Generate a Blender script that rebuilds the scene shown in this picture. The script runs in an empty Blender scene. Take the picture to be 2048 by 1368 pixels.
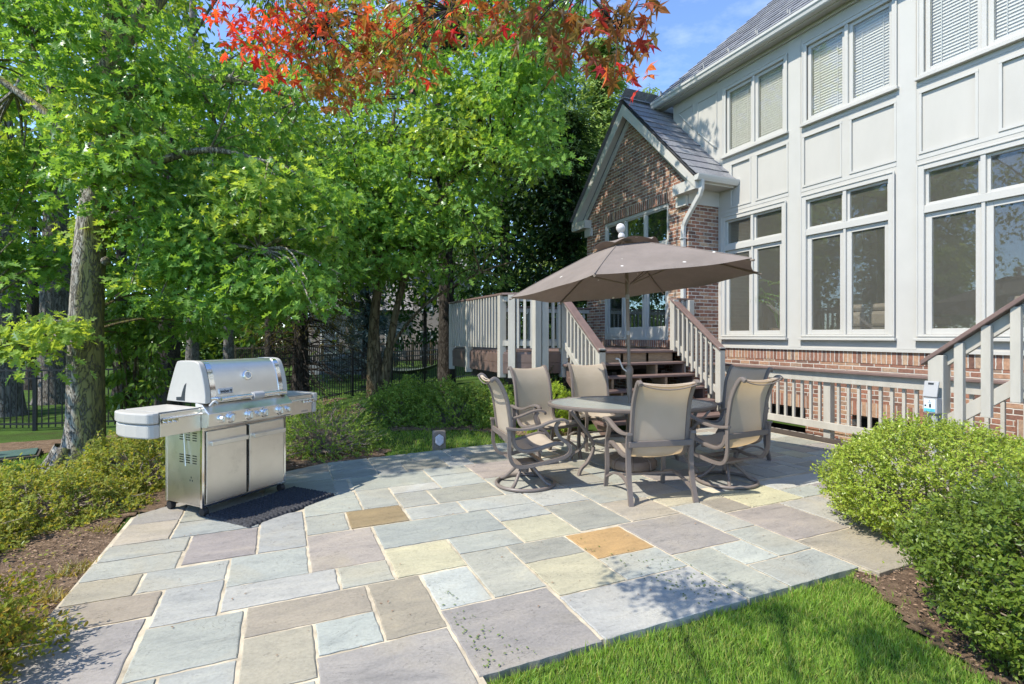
import bpy, bmesh, math, random
import numpy as np
from mathutils import Vector, Matrix
R = math.radians
random.seed(7)
rng = np.random.default_rng(11)
scene = bpy.context.scene
COL = scene.collection

# ---------------------------------------------------------------- camera
F, CX, HY, CAMH = 1030.0, 1024.0, 672.0, 1.46
YAW = R(24.16)
_fw = np.array([math.sin(YAW), math.cos(YAW), 0.0])
_rt = np.array([math.cos(YAW), -math.sin(YAW), 0.0])
cam_d = bpy.data.cameras.new('camera')
cam_d.sensor_width = 36.0
cam_d.lens = 36.0 * F / 2048.0
cam_d.shift_y = -12.0 / 2048.0
cam_d.clip_start = 0.05
cam_d.clip_end = 600.0
cam = bpy.data.objects.new('camera', cam_d)
cam.location = (0, 0, CAMH)
cam.rotation_euler = (R(90), 0, -YAW)
COL.objects.link(cam)
scene.camera = cam

def at(px, py, d):
    """point seen at photo pixel (px, py) at depth d metres"""
    p = _fw * d + _rt * ((px - CX) / F * d) + np.array([0, 0, CAMH + (HY - py) / F * d])
    return p

# ---------------------------------------------------------------- world, sun
SUN = Vector((-0.74, -0.05, 1.0)).normalized()
elev = math.asin(SUN.z)
world = bpy.data.worlds.new('World')
scene.world = world
world.use_nodes = True
wn = world.node_tree.nodes
wl = world.node_tree.links
wn.clear()
sky = wn.new('ShaderNodeTexSky')
sky.sky_type = 'NISHITA'
sky.sun_disc = False
sky.sun_elevation = elev
sky.sun_rotation = math.atan2(SUN.x, SUN.y)
sky.ozone_density = 4.5
sky.dust_density = 0.0
sky.air_density = 1.0
sky.altitude = 2200
bgn = wn.new('ShaderNodeBackground')
bgn.inputs[1].default_value = 0.15
wo = wn.new('ShaderNodeOutputWorld')
# thin cirrus streaks high in the sky
tc = wn.new('ShaderNodeTexCoord')
mp = wn.new('ShaderNodeMapping'); mp.inputs['Scale'].default_value = (2.2, 3.4, 7.0); mp.inputs['Rotation'].default_value = (0.2, 0.5, 0.4)
nz = wn.new('ShaderNodeTexNoise'); nz.inputs['Scale'].default_value = 2.2; nz.inputs['Detail'].default_value = 7; nz.inputs['Roughness'].default_value = 0.62
rp = wn.new('ShaderNodeValToRGB')
rp.color_ramp.elements[0].position = 0.52; rp.color_ramp.elements[0].color = (0, 0, 0, 1)
rp.color_ramp.elements[1].position = 0.80; rp.color_ramp.elements[1].color = (0.2, 0.2, 0.2, 1)
mx = wn.new('ShaderNodeMix'); mx.data_type = 'RGBA'
mx.inputs[7].default_value = (5.0, 5.2, 5.5, 1)
wl.new(tc.outputs['Generated'], mp.inputs[0]); wl.new(mp.outputs[0], nz.inputs['Vector'])
wl.new(nz.outputs[0], rp.inputs[0]); wl.new(rp.outputs[0], mx.inputs[0])
wl.new(sky.outputs[0], mx.inputs[6]); wl.new(mx.outputs[2], bgn.inputs[0]); wl.new(bgn.outputs[0], wo.inputs[0])
sun_d = bpy.data.lights.new('sun', 'SUN')
sun_d.energy = 2.8
sun_d.angle = R(0.53)
sun_d.color = (1.0, 0.925, 0.80)
sun = bpy.data.objects.new('sun', sun_d)
sun.rotation_euler = SUN.to_track_quat('Z', 'Y').to_euler()
sun.location = (-20, 6, 30)
COL.objects.link(sun)
scene.view_settings.view_transform = 'Standard'
scene.view_settings.look = 'None'
scene.view_settings.exposure = 1.38
scene.view_settings.gamma = 1.0
cy = scene.cycles
cy.max_bounces = 8
cy.diffuse_bounces = 4
cy.glossy_bounces = 4
cy.transparent_max_bounces = 12
cy.transmission_bounces = 4
cy.caustics_reflective = False
cy.caustics_refractive = False
cy.use_denoising = True
cy.sample_clamp_indirect = 6.0

# ---------------------------------------------------------------- materials
MATS = {}
def newmat(name):
    m = bpy.data.materials.new(name); m.use_nodes = True
    nt = m.node_tree
    for n in list(nt.nodes): nt.nodes.remove(n)
    out = nt.nodes.new('ShaderNodeOutputMaterial')
    MATS[name] = m
    return m, nt, out
def N(nt, t, **kw):
    n = nt.nodes.new(t)
    for k, v in kw.items():
        if k in n.inputs: n.inputs[k].default_value = v
        else: setattr(n, k, v)
    return n
def ramp(nt, stops, interp='LINEAR'):
    n = nt.nodes.new('ShaderNodeValToRGB'); cr = n.color_ramp; cr.interpolation = interp
    while len(cr.elements) < len(stops): cr.elements.new(0.5)
    for e, (p, c) in zip(cr.elements, stops):
        e.position = p; e.color = (*c, 1) if len(c) == 3 else c
    return n
def plain(name, col, rough=0.5, metal=0.0, var=0.10, scale=6.0, bump=0.0, bscale=60.0, stretch=None, spec=0.5, dirt=None):
    """painted / solid surface with slight procedural unevenness"""
    m, nt, out = newmat(name); L = nt.links.new
    b = N(nt, 'ShaderNodeBsdfPrincipled', Roughness=rough, Metallic=metal)
    b.inputs['Specular IOR Level'].default_value = spec
    tcn = N(nt, 'ShaderNodeTexCoord')
    src = tcn.outputs['Object']
    if stretch:
        mpn = N(nt, 'ShaderNodeMapping'); mpn.inputs['Scale'].default_value = stretch
        L(src, mpn.inputs[0]); src = mpn.outputs[0]
    nz = N(nt, 'ShaderNodeTexNoise', Scale=scale, Detail=5.0, Roughness=0.6)
    L(src, nz.inputs['Vector'])
    lo = tuple(max(0, c * (1 - var)) for c in col); hi = tuple(min(1, c * (1 + var)) for c in col)
    stops = [(0.3, lo), (0.7, hi)]
    if dirt: stops = [(0.18, dirt), (0.34, lo), (0.72, hi)]
    r = ramp(nt, stops); L(nz.outputs[0], r.inputs[0]); L(r.outputs[0], b.inputs['Base Color'])
    rr = N(nt, 'ShaderNodeMapRange'); rr.inputs[3].default_value = max(0.02, rough - 0.07); rr.inputs[4].default_value = min(1, rough + 0.07)
    L(nz.outputs[0], rr.inputs[0]); L(rr.outputs[0], b.inputs['Roughness'])
    if bump:
        n2 = N(nt, 'ShaderNodeTexNoise', Scale=bscale, Detail=4.0); L(src, n2.inputs['Vector'])
        bp = N(nt, 'ShaderNodeBump', Strength=bump, Distance=0.01); L(n2.outputs[0], bp.inputs['Height']); L(bp.outputs[0], b.inputs['Normal'])
    L(b.outputs[0], out.inputs[0])
    return m
def leafmat(name, cols, trans=0.45, gloss=0.05, tcol=None, rough=0.5, gain=2.3):
    """each leaf (mesh island) takes its own tint"""
    m, nt, out = newmat(name); L = nt.links.new
    g = N(nt, 'ShaderNodeNewGeometry')
    cols = [tuple(min(.8, q * gain) for q in c) for c in cols]
    n = len(cols)
    r = ramp(nt, [(i / max(1, n - 1), c) for i, c in enumerate(cols)])
    L(g.outputs['Random Per Island'], r.inputs[0])
    d = N(nt, 'ShaderNodeBsdfDiffuse'); L(r.outputs[0], d.inputs[0])
    t = N(nt, 'ShaderNodeBsdfTranslucent')
    mul = N(nt, 'ShaderNodeMix', data_type='RGBA', blend_type='MULTIPLY'); mul.inputs[0].default_value = 1.0
    mul.inputs[7].default_value = (*(tcol or (1.7, 1.5, 0.55)), 1)
    L(r.outputs[0], mul.inputs[6]); L(mul.outputs[2], t.inputs[0])
    ms = N(nt, 'ShaderNodeMixShader'); ms.inputs[0].default_value = trans
    L(d.outputs[0], ms.inputs[1]); L(t.outputs[0], ms.inputs[2])
    gl = N(nt, 'ShaderNodeBsdfGlossy', Roughness=rough); gl.inputs[0].default_value = (0.9, 0.95, 0.9, 1)
    lw = N(nt, 'ShaderNodeLayerWeight', Blend=0.25)
    mm = N(nt, 'ShaderNodeMath', operation='MULTIPLY'); mm.inputs[1].default_value = gloss * 3
    L(lw.outputs['Fresnel'], mm.inputs[0])
    m2 = N(nt, 'ShaderNodeMixShader'); L(mm.outputs[0], m2.inputs[0]); L(ms.outputs[0], m2.inputs[1]); L(gl.outputs[0], m2.inputs[2])
    L(m2.outputs[0], out.inputs[0])
    return m
def brickmat(name, axis, soldier=False, bw=0.206, bh=0.0677, joint=0.0115, z0=0.0):
    """axis: 'y' for walls facing x, 'x' for walls facing y"""
    m, nt, out = newmat(name); L = nt.links.new
    tcn = N(nt, 'ShaderNodeNewGeometry')
    sp = N(nt, 'ShaderNodeSeparateXYZ'); L(tcn.outputs['Position'], sp.inputs[0])
    u = sp.outputs[1] if axis == 'y' else sp.outputs[0]
    v = sp.outputs[2]
    def M(op, a, b=None, c=None):
        n = N(nt, 'ShaderNodeMath', operation=op)
        for i, q in enumerate((a, b, c)):
            if q is None: continue
            if isinstance(q, (int, float)): n.inputs[i].default_value = q
            else: L(q, n.inputs[i])
        return n.outputs[0]
    wob = N(nt, 'ShaderNodeTexNoise', Scale=14.0, Detail=2.0); L(tcn.outputs['Position'], wob.inputs['Vector'])
    w = M('MULTIPLY', M('SUBTRACT', wob.outputs[0], 0.5), 0.012)
    u = M('ADD', u, w); v = M('ADD', v, w)
    if soldier: cw, ch = bh, 10.0
    else: cw, ch = bw, bh
    vr = M('DIVIDE', M('SUBTRACT', v, z0 if not soldier else -5.0), ch); row = M('FLOOR', vr)
    off = M('MULTIPLY', M('MODULO', M('ABSOLUTE', row), 2.0), 0.5)
    ur = M('ADD', M('DIVIDE', u, cw), off); colm = M('FLOOR', ur)
    fu = M('MULTIPLY', M('FRACT', ur), cw); fv = M('MULTIPLY', M('FRACT', vr), ch)
    du = M('MINIMUM', fu, M('SUBTRACT', cw, fu)); dv = M('MINIMUM', fv, M('SUBTRACT', ch, fv))
    dist = M('MINIMUM', du, dv)
    mort = N(nt, 'ShaderNodeMapRange'); mort.interpolation_type = 'SMOOTHSTEP'
    mort.inputs[1].default_value = joint * 0.36; mort.inputs[2].default_value = joint * 0.72
    L(dist, mort.inputs[0])
    cv = N(nt, 'ShaderNodeCombineXYZ'); L(colm, cv.inputs[0]); L(row, cv.inputs[1])
    wnz = N(nt, 'ShaderNodeTexWhiteNoise'); L(cv.outputs[0], wnz.inputs['Vector'])
    rr = ramp(nt, [(0.0, (.12, .068, .052)), (0.14, (.235, .115, .078)), (0.30, (.29, .14, .092)), (0.45, (.19, .10, .075)), (0.58, (.34, .195, .125)), (0.72, (.37, .245, .16)), (0.84, (.25, .12, .085)), (0.93, (.16, .105, .085)), (1.0, (.40, .29, .2))])
    L(wnz.outputs['Value'], rr.inputs[0])
    n3 = N(nt, 'ShaderNodeTexNoise', Scale=26.0, Detail=5.0, Roughness=0.7); L(tcn.outputs['Position'], n3.inputs['Vector'])
    r3 = ramp(nt, [(0.3, (.68, .66, .66)), (0.72, (1.35, 1.3, 1.25))]); L(n3.outputs[0], r3.inputs[0])
    mlt = N(nt, 'ShaderNodeMix', data_type='RGBA', blend_type='MULTIPLY'); mlt.inputs[0].default_value = 1.0
    L(rr.outputs[0], mlt.inputs[6]); L(r3.outputs[0], mlt.inputs[7])
    n4 = N(nt, 'ShaderNodeTexNoise', Scale=5.0, Detail=3.0); L(tcn.outputs['Position'], n4.inputs['Vector'])
    rm = ramp(nt, [(0.3, (.42, .39, .34)), (0.7, (.60, .57, .51))]); L(n4.outputs[0], rm.inputs[0])
    mixc = N(nt, 'ShaderNodeMix', data_type='RGBA'); L(mort.outputs[0], mixc.inputs[0]); L(rm.outputs[0], mixc.inputs[6]); L(mlt.outputs[2], mixc.inputs[7])
    b = N(nt, 'ShaderNodeBsdfPrincipled', Roughness=0.85); L(mixc.outputs[2], b.inputs['Base Color'])
    hh = M('ADD', mort.outputs[0], M('MULTIPLY', n3.outputs[0], 0.35))
    bp = N(nt, 'ShaderNodeBump', Strength=0.7, Distance=0.008); L(hh, bp.inputs['Height']); L(bp.outputs[0], b.inputs['Normal'])
    L(b.outputs[0], out.inputs[0])
    return m

plain('house_paint', (.45, .438, .402), rough=.62, var=.05, scale=2.2, bump=.06, bscale=90, stretch=(1, 1, .35))
plain('trim_paint', (.47, .463, .432), rough=.5, var=.03, scale=3.0)
plain('gutter_paint', (.50, .50, .48), rough=.4, var=.03)
plain('deck_paint', (.42, .40, .35), rough=.6, var=.09, scale=9, bump=.14, bscale=40, stretch=(1, 1, .25), dirt=(.42, .42, .38))
plain('deck_brown', (.165, .112, .098), rough=.5, var=.14, scale=7, bump=.1, bscale=50)
plain('deck_fascia', (.13, .088, .072), rough=.55, var=.12, scale=5, bump=.08)
plain('raw_timber', (.30, .21, .125), rough=.8, var=.25, scale=8, bump=.2, stretch=(1, 1, 4))
plain('dark_timber', (.07, .055, .045), rough=.8, var=.2)
plain('old_wood', (.23, .19, .15), rough=.9, var=.35, scale=14, bump=.4)
plain('frame_metal', (.165, .138, .122), rough=.42, var=.06, scale=12, spec=.5)
plain('umbrella_pole', (.20, .155, .12), rough=.4, var=.06, metal=.0)
plain('finial', (.56, .53, .50), rough=.45, var=.05)
plain('brown_plastic', (.21, .145, .10), rough=.45, var=.08, scale=10)
plain('black_iron', (.012, .012, .013), rough=.45, var=.1)
plain('black_rubber', (.02, .02, .021), rough=.7, var=.2)
plain('dark_void', (.012, .012, .012), rough=.9, var=.1)
plain('interior_wall', (.30, .27, .21), rough=.9, var=.04)
plain('interior_floor', (.34, .25, .16), rough=.5, var=.15)
plain('sofa_fabric', (.22, .19, .16), rough=.95, var=.1, scale=40)
plain('sofa_dark', (.10, .09, .085), rough=.95, var=.1, scale=40)
plain('grey_box', (.36, .365, .37), rough=.4, var=.03)
plain('white_box', (.50, .505, .505), rough=.4, var=.03)
plain('sticker', (.62, .72, .80), rough=.4, var=.06, scale=25)
plain('sticker_teal', (.10, .45, .55), rough=.4, var=.15, scale=30)
plain('ink', (.02, .025, .03), rough=.5, var=.1)
plain('chrome', (.83, .83, .82), rough=.12, metal=1.0, var=.02)
plain('grey_plastic', (.45, .435, .40), rough=.42, var=.03, scale=20)
plain('concrete', (.42, .40, .36), rough=.9, var=.12, scale=9, bump=.15)
plain('blind_white', (.74, .73, .70), rough=.6, var=.02)
plain('green_lid', (.05, .10, .085), rough=.6, var=.15)
plain('tarp', (.11, .13, .14), rough=.6, var=.3)
plain('hammock_cloth', (.04, .06, .05), rough=.9, var=.3)
plain('far_roof', (.17, .165, .165), rough=.9, var=.15, scale=12)
plain('far_wall', (.20, .17, .15), rough=.9, var=.1)
plain('far_window', (.05, .06, .07), rough=.2, var=.1)
plain('slate_light', (.3, .3, .3), rough=.7)
plain('stone_lamp', (.55, .54, .56), rough=.5, var=.15, scale=25)
plain('twig', (.20, .165, .13), rough=.9, var=.3)
plain('twig_pale', (.25, .21, .17), rough=.9, var=.25)
plain('clipping', (.10, .15, .03), rough=.9, var=.3)
plain('litter', (.26, .175, .115), rough=.95, var=.5, scale=40)

# brushed stainless steel
def steel(name, col, rough, stretch, bmp):
    m, nt, out = newmat(name); L = nt.links.new
    b = N(nt, 'ShaderNodeBsdfPrincipled', Metallic=1.0)
    b.inputs['Base Color'].default_value = (*col, 1)
    tcn = N(nt, 'ShaderNodeTexCoord'); mpn = N(nt, 'ShaderNodeMapping'); mpn.inputs['Scale'].default_value = stretch
    nz = N(nt, 'ShaderNodeTexNoise', Scale=1.0, Detail=6.0); L(tcn.outputs['Object'], mpn.inputs[0]); L(mpn.outputs[0], nz.inputs['Vector'])
    mr = N(nt, 'ShaderNodeMapRange'); mr.inputs[3].default_value = rough - .03; mr.inputs[4].default_value = rough + .04
    L(nz.outputs[0], mr.inputs[0]); L(mr.outputs[0], b.inputs['Roughness'])
    n2 = N(nt, 'ShaderNodeTexNoise', Scale=3.0, Detail=5.0, Roughness=.65); L(tcn.outputs['Object'], n2.inputs['Vector'])
    r2 = ramp(nt, [(.28, tuple(c * .72 for c in col)), (.42, tuple(c * .93 for c in col)), (.62, col)]); L(n2.outputs[0], r2.inputs[0]); L(r2.outputs[0], b.inputs['Base Color'])
    bp = N(nt, 'ShaderNodeBump', Strength=bmp, Distance=.002); L(nz.outputs[0], bp.inputs['Height']); L(bp.outputs[0], b.inputs['Normal'])
    L(b.outputs[0], out.inputs[0])
steel('steel', (.86, .83, .78), .34, (4, 4, 260), .04)
steel('steel_lid', (.84, .83, .80), .37, (.5, 8, 8), 0.0)

# window glass: thin clear sheet with a sky and tree reflection
def glassmat(name, tint=(.80, .84, .80), dirt=0.10, refl=1.0):
    m, nt, out = newmat(name); L = nt.links.new
    tr = N(nt, 'ShaderNodeBsdfTransparent'); tr.inputs[0].default_value = (*tint, 1)
    gl = N(nt, 'ShaderNodeBsdfGlossy', Roughness=0.015); gl.inputs[0].default_value = (.95, 1, .97, 1)
    fr = N(nt, 'ShaderNodeLayerWeight', Blend=0.5)
    p5 = N(nt, 'ShaderNodeMath', operation='POWER'); p5.inputs[1].default_value = 4.0; L(fr.outputs['Facing'], p5.inputs[0])
    mu = N(nt, 'ShaderNodeMath', operation='MULTIPLY_ADD'); mu.inputs[1].default_value = .85; mu.inputs[2].default_value = .07 * refl; L(p5.outputs[0], mu.inputs[0])
    ms = N(nt, 'ShaderNodeMixShader'); L(mu.outputs[0], ms.inputs[0]); L(tr.outputs[0], ms.inputs[1]); L(gl.outputs[0], ms.inputs[2])
    # film of dust / streaks on the pane
    g = N(nt, 'ShaderNodeNewGeometry'); mpn = N(nt, 'ShaderNodeMapping'); mpn.inputs['Scale'].default_value = (8, 9, 3.2)
    nz = N(nt, 'ShaderNodeTexNoise', Scale=3.4, Detail=8.0, Roughness=.75); L(g.outputs['Position'], mpn.inputs[0]); L(mpn.outputs[0], nz.inputs['Vector'])
    mr = N(nt, 'ShaderNodeMapRange'); mr.inputs[1].default_value = .40; mr.inputs[2].default_value = .75; mr.inputs[3].default_value = dirt * .65; mr.inputs[4].default_value = dirt
    L(nz.outputs[0], mr.inputs[0])
    df = N(nt, 'ShaderNodeBsdfDiffuse'); df.inputs[0].default_value = (.42, .41, .36, 1)
    m2 = N(nt, 'ShaderNodeMixShader'); L(mr.outputs[0], m2.inputs[0]); L(ms.outputs[0], m2.inputs[1]); L(df.outputs[0], m2.inputs[2])
    L(m2.outputs[0], out.inputs[0])
glassmat('window_glass', tint=(.955, .96, .94), dirt=.12, refl=.7)
glassmat('door_glass', tint=(.6, .68, .66), dirt=.03, refl=3.0)
m_, nt_, out_ = newmat('table_glass')
b_ = N(nt_, 'ShaderNodeBsdfPrincipled', Roughness=.22); b_.inputs['Base Color'].default_value = (.42, .455, .43, 1)
b_.inputs['Transmission Weight'].default_value = .25
nz_ = N(nt_, 'ShaderNodeTexNoise', Scale=160.0, Detail=3.0)
tc_ = N(nt_, 'ShaderNodeTexCoord'); nt_.links.new(tc_.outputs['Object'], nz_.inputs['Vector'])
bp_ = N(nt_, 'ShaderNodeBump', Strength=.25, Distance=.003); nt_.links.new(nz_.outputs[0], bp_.inputs['Height']); nt_.links.new(bp_.outputs[0], b_.inputs['Normal'])
nt_.links.new(b_.outputs[0], out_.inputs[0])

# sling mesh fabric: woven, lets some light through
def slingmat():
    m, nt, out = newmat('sling'); L = nt.links.new
    tcn = N(nt, 'ShaderNodeTexCoord')
    wv = N(nt, 'ShaderNodeTexWave', Scale=90.0, Distortion=.4); wv.bands_direction = 'Z'; L(tcn.outputs['Object'], wv.inputs['Vector'])
    nz = N(nt, 'ShaderNodeTexNoise', Scale=5.0, Detail=4.0); L(tcn.outputs['Object'], nz.inputs['Vector'])
    r = ramp(nt, [(.3, (.53, .465, .38)), (.7, (.60, .53, .445))]); L(nz.outputs[0], r.inputs[0])
    d = N(nt, 'ShaderNodeBsdfDiffuse'); L(r.outputs[0], d.inputs[0])
    t = N(nt, 'ShaderNodeBsdfTranslucent'); t.inputs[0].default_value = (.76, .56, .32, 1)
    ms = N(nt, 'ShaderNodeMixShader'); ms.inputs[0].default_value = .42
    L(d.outputs[0], ms.inputs[1]); L(t.outputs[0], ms.inputs[2])
    bp = N(nt, 'ShaderNodeBump', Strength=.12, Distance=.002); L(wv.outputs[0], bp.inputs['Height']); L(bp.outputs[0], d.inputs['Normal'])
    L(ms.outputs[0], out.inputs[0])
slingmat()
def canopymat():
    m, nt, out = newmat('canopy_cloth'); L = nt.links.new
    tcn = N(nt, 'ShaderNodeTexCoord')
    nz = N(nt, 'ShaderNodeTexNoise', Scale=2.4, Detail=6.0, Roughness=.65); L(tcn.outputs['Object'], nz.inputs['Vector'])
    r = ramp(nt, [(.3, (.205, .178, .158)), (.7, (.265, .228, .205))]); L(nz.outputs[0], r.inputs[0])
    # bird lime spots
    vo = N(nt, 'ShaderNodeTexVoronoi', Scale=4.6); L(tcn.outputs['Object'], vo.inputs['Vector'])
    lt = N(nt, 'ShaderNodeMath', operation='LESS_THAN'); lt.inputs[1].default_value = .075; L(vo.outputs['Distance'], lt.inputs[0])
    mxx = N(nt, 'ShaderNodeMix', data_type='RGBA'); mxx.inputs[7].default_value = (.7, .68, .63, 1)
    L(lt.outputs[0], mxx.inputs[0]); L(r.outputs[0], mxx.inputs[6])
    d = N(nt, 'ShaderNodeBsdfDiffuse'); L(mxx.outputs[2], d.inputs[0])
    t = N(nt, 'ShaderNodeBsdfTranslucent'); t.inputs[0].default_value = (.16, .11, .09, 1)
    ms = N(nt, 'ShaderNodeMixShader'); ms.inputs[0].default_value = .16
    L(d.outputs[0], ms.inputs[1]); L(t.outputs[0], ms.inputs[2])
    n2 = N(nt, 'ShaderNodeTexNoise', Scale=9.0, Detail=5.0); L(tcn.outputs['Object'], n2.inputs['Vector'])
    bp = N(nt, 'ShaderNodeBump', Strength=.6, Distance=.02); L(n2.outputs[0], bp.inputs['Height']); L(bp.outputs[0], d.inputs['Normal'])
    L(ms.outputs[0], out.inputs[0])
canopymat()
# slate roof
def slatemat():
    m, nt, out = newmat('slate'); L = nt.links.new
    g = N(nt, 'ShaderNodeNewGeometry')
    r = ramp(nt, [(0, (.145, .15, .175)), (.4, (.185, .19, .215)), (.7, (.225, .23, .25)), (1, (.17, .17, .20))]); L(g.outputs['Random Per Island'], r.inputs[0])
    nz = N(nt, 'ShaderNodeTexNoise', Scale=30.0, Detail=5.0); L(g.outputs['Position'], nz.inputs['Vector'])
    r2 = ramp(nt, [(.3, (.75, .75, .75)), (.7, (1.3, 1.3, 1.25))]); L(nz.outputs[0], r2.inputs[0])
    mlt = N(nt, 'ShaderNodeMix', data_type='RGBA', blend_type='MULTIPLY'); mlt.inputs[0].default_value = 1
    L(r.outputs[0], mlt.inputs[6]); L(r2.outputs[0], mlt.inputs[7])
    b = N(nt, 'ShaderNodeBsdfPrincipled', Roughness=.55); L(mlt.outputs[2], b.inputs['Base Color'])
    bp = N(nt, 'ShaderNodeBump', Strength=.3, Distance=.006); L(nz.outputs[0], bp.inputs['Height']); L(bp.outputs[0], b.inputs['Normal'])
    L(b.outputs[0], out.inputs[0])
slatemat()
# bark with vertical plates; moss on one flank
def barkmat(name, a, b2, moss=None, scale=9.0):
    m, nt, out = newmat(name); L = nt.links.new
    tcn = N(nt, 'ShaderNodeTexCoord'); mpn = N(nt, 'ShaderNodeMapping'); mpn.inputs['Scale'].default_value = (1, 1, .26)
    L(tcn.outputs['Object'], mpn.inputs[0])
    nz0 = N(nt, 'ShaderNodeTexNoise', Scale=6.0, Detail=3.0); L(mpn.outputs[0], nz0.inputs['Vector'])
    ad = N(nt, 'ShaderNodeVectorMath', operation='MULTIPLY_ADD'); ad.inputs[1].default_value = (.12, .12, .12)
    L(nz0.outputs['Color'], ad.inputs[0]); L(mpn.outputs[0], ad.inputs[2])
    vo = N(nt, 'ShaderNodeTexNoise', Scale=scale * 2.0, Detail=3.0, Roughness=.6, Distortion=.6); L(ad.outputs[0], vo.inputs['Vector'])
    rg = N(nt, 'ShaderNodeMath', operation='MULTIPLY_ADD'); rg.inputs[1].default_value = 2.0; rg.inputs[2].default_value = -1.0; L(vo.outputs[0], rg.inputs[0])
    ab = N(nt, 'ShaderNodeMath', operation='ABSOLUTE'); L(rg.outputs[0], ab.inputs[0])
    mr = N(nt, 'ShaderNodeMapRange'); mr.inputs[1].default_value = .0; mr.inputs[2].default_value = .11; L(ab.outputs[0], mr.inputs[0])
    nz = N(nt, 'ShaderNodeTexNoise', Scale=18.0, Detail=6.0, Roughness=.7); L(mpn.outputs[0], nz.inputs['Vector'])
    r = ramp(nt, [(.3, a), (.7, b2)]); L(nz.outputs[0], r.inputs[0])
    base = r.outputs[0]
    if moss:
        gn = N(nt, 'ShaderNodeNewGeometry'); dt = N(nt, 'ShaderNodeVectorMath', operation='DOT_PRODUCT'); dt.inputs[1].default_value = (.80, -.60, 0)
        L(gn.outputs['Normal'], dt.inputs[0])
        n5 = N(nt, 'ShaderNodeTexNoise', Scale=2.5, Detail=5.0); L(tcn.outputs['Object'], n5.inputs['Vector'])
        a1 = N(nt, 'ShaderNodeMath', operation='ADD'); L(dt.outputs['Value'], a1.inputs[0]); L(n5.outputs[0], a1.inputs[1])
        mr5 = N(nt, 'ShaderNodeMapRange'); mr5.inputs[1].default_value = .75; mr5.inputs[2].default_value = 1.05; mr5.inputs[4].default_value = .8; L(a1.outputs[0], mr5.inputs[0])
        mx5 = N(nt, 'ShaderNodeMix', data_type='RGBA'); mx5.inputs[7].default_value = (*moss, 1); L(mr5.outputs[0], mx5.inputs[0]); L(base, mx5.inputs[6]); base = mx5.outputs[2]
    dk = N(nt, 'ShaderNodeMix', data_type='RGBA'); dk.inputs[6].default_value = (a[0] * .62, a[1] * .60, a[2] * .58, 1)
    L(mr.outputs[0], dk.inputs[0]); L(base, dk.inputs[7])
    b = N(nt, 'ShaderNodeBsdfPrincipled', Roughness=.95); b.inputs['Specular IOR Level'].default_value = .15
    L(dk.outputs[2], b.inputs['Base Color'])
    ms = N(nt, 'ShaderNodeMath', operation='MULTIPLY_ADD'); ms.inputs[1].default_value = .4; L(nz.outputs[0], ms.inputs[0]); L(mr.outputs[0], ms.inputs[2])
    bp = N(nt, 'ShaderNodeBump', Strength=.9, Distance=.03); L(ms.outputs[0], bp.inputs['Height']); L(bp.outputs[0], b.inputs['Normal'])
    L(b.outputs[0], out.inputs[0])
barkmat('oak_bark', (.25, .225, .195), (.46, .425, .37), moss=(.22, .20, .045))
barkmat('grey_bark', (.16, .145, .13), (.28, .26, .235))
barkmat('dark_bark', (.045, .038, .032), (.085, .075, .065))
barkmat('tan_bark', (.13, .10, .06), (.21, .17, .10), scale=5)

# leaves
leafmat('oak_leaf', [(.043, .084, .019), (.057, .11, .024), (.072, .134, .028), (.098, .162, .034)], trans=.52, tcol=(1.75, 1.55, .6), gain=2.8)
leafmat('oak_leaf_bright', [(.085, .128, .03), (.115, .17, .036), (.15, .20, .045)], trans=.5, tcol=(1.8, 1.55, .6), gain=2.6)
leafmat('wood_leaf', [(.045, .08, .016), (.065, .11, .018), (.09, .15, .025), (.11, .16, .03)], trans=.5, tcol=(1.9, 1.6, .5), gain=1.7)
leafmat('far_leaf', [(.03, .06, .014), (.045, .085, .018), (.065, .115, .022)], trans=.45, gain=1.6)
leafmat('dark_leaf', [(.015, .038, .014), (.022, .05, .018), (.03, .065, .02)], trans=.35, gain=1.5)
leafmat('mid_leaf', [(.04, .075, .018), (.055, .10, .022), (.075, .125, .026)], trans=.45)
leafmat('conifer_leaf', [(.06, .09, .028), (.085, .125, .034), (.13, .16, .05)], trans=.35, tcol=(1.3, 1.3, .6), gain=3.0)
leafmat('blue_spruce', [(.05, .075, .07), (.07, .10, .09), (.09, .12, .11)], trans=.15, tcol=(1, 1, .9), gain=1.4)
leafmat('cedar_dry', [(.05, .05, .018), (.075, .06, .02), (.035, .045, .016)], trans=.3, gain=1.8)
leafmat('maple_red', [(.36, .018, .018), (.42, .03, .02), (.46, .07, .022), (.44, .12, .028), (.30, .015, .025)], trans=.55, tcol=(1.5, 1.3, .8), gloss=.05, gain=1.5)
leafmat('maple_bronze', [(.19, .075, .024), (.25, .10, .026), (.16, .095, .028), (.30, .05, .025), (.17, .13, .035), (.13, .11, .03)], trans=.5, tcol=(1.5, 1.35, .7), gloss=.05, gain=1.5)
leafmat('maple_olive', [(.14, .07, .027), (.17, .085, .027), (.115, .085, .028), (.19, .06, .027), (.32, .022, .035)], trans=.5, tcol=(1.4, 1.3, .7), gloss=.05, gain=1.5)
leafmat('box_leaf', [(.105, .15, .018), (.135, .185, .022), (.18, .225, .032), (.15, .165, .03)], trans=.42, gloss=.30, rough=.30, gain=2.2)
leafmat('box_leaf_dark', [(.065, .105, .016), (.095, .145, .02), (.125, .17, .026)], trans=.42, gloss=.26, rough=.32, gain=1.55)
leafmat('azalea_leaf', [(.10, .13, .025), (.14, .17, .035), (.18, .20, .05), (.20, .17, .05)], trans=.42, gain=1.9)
leafmat('spirea_leaf', [(.13, .17, .028), (.18, .21, .032), (.24, .17, .04), (.10, .155, .026)], trans=.45, gain=1.45)
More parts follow.
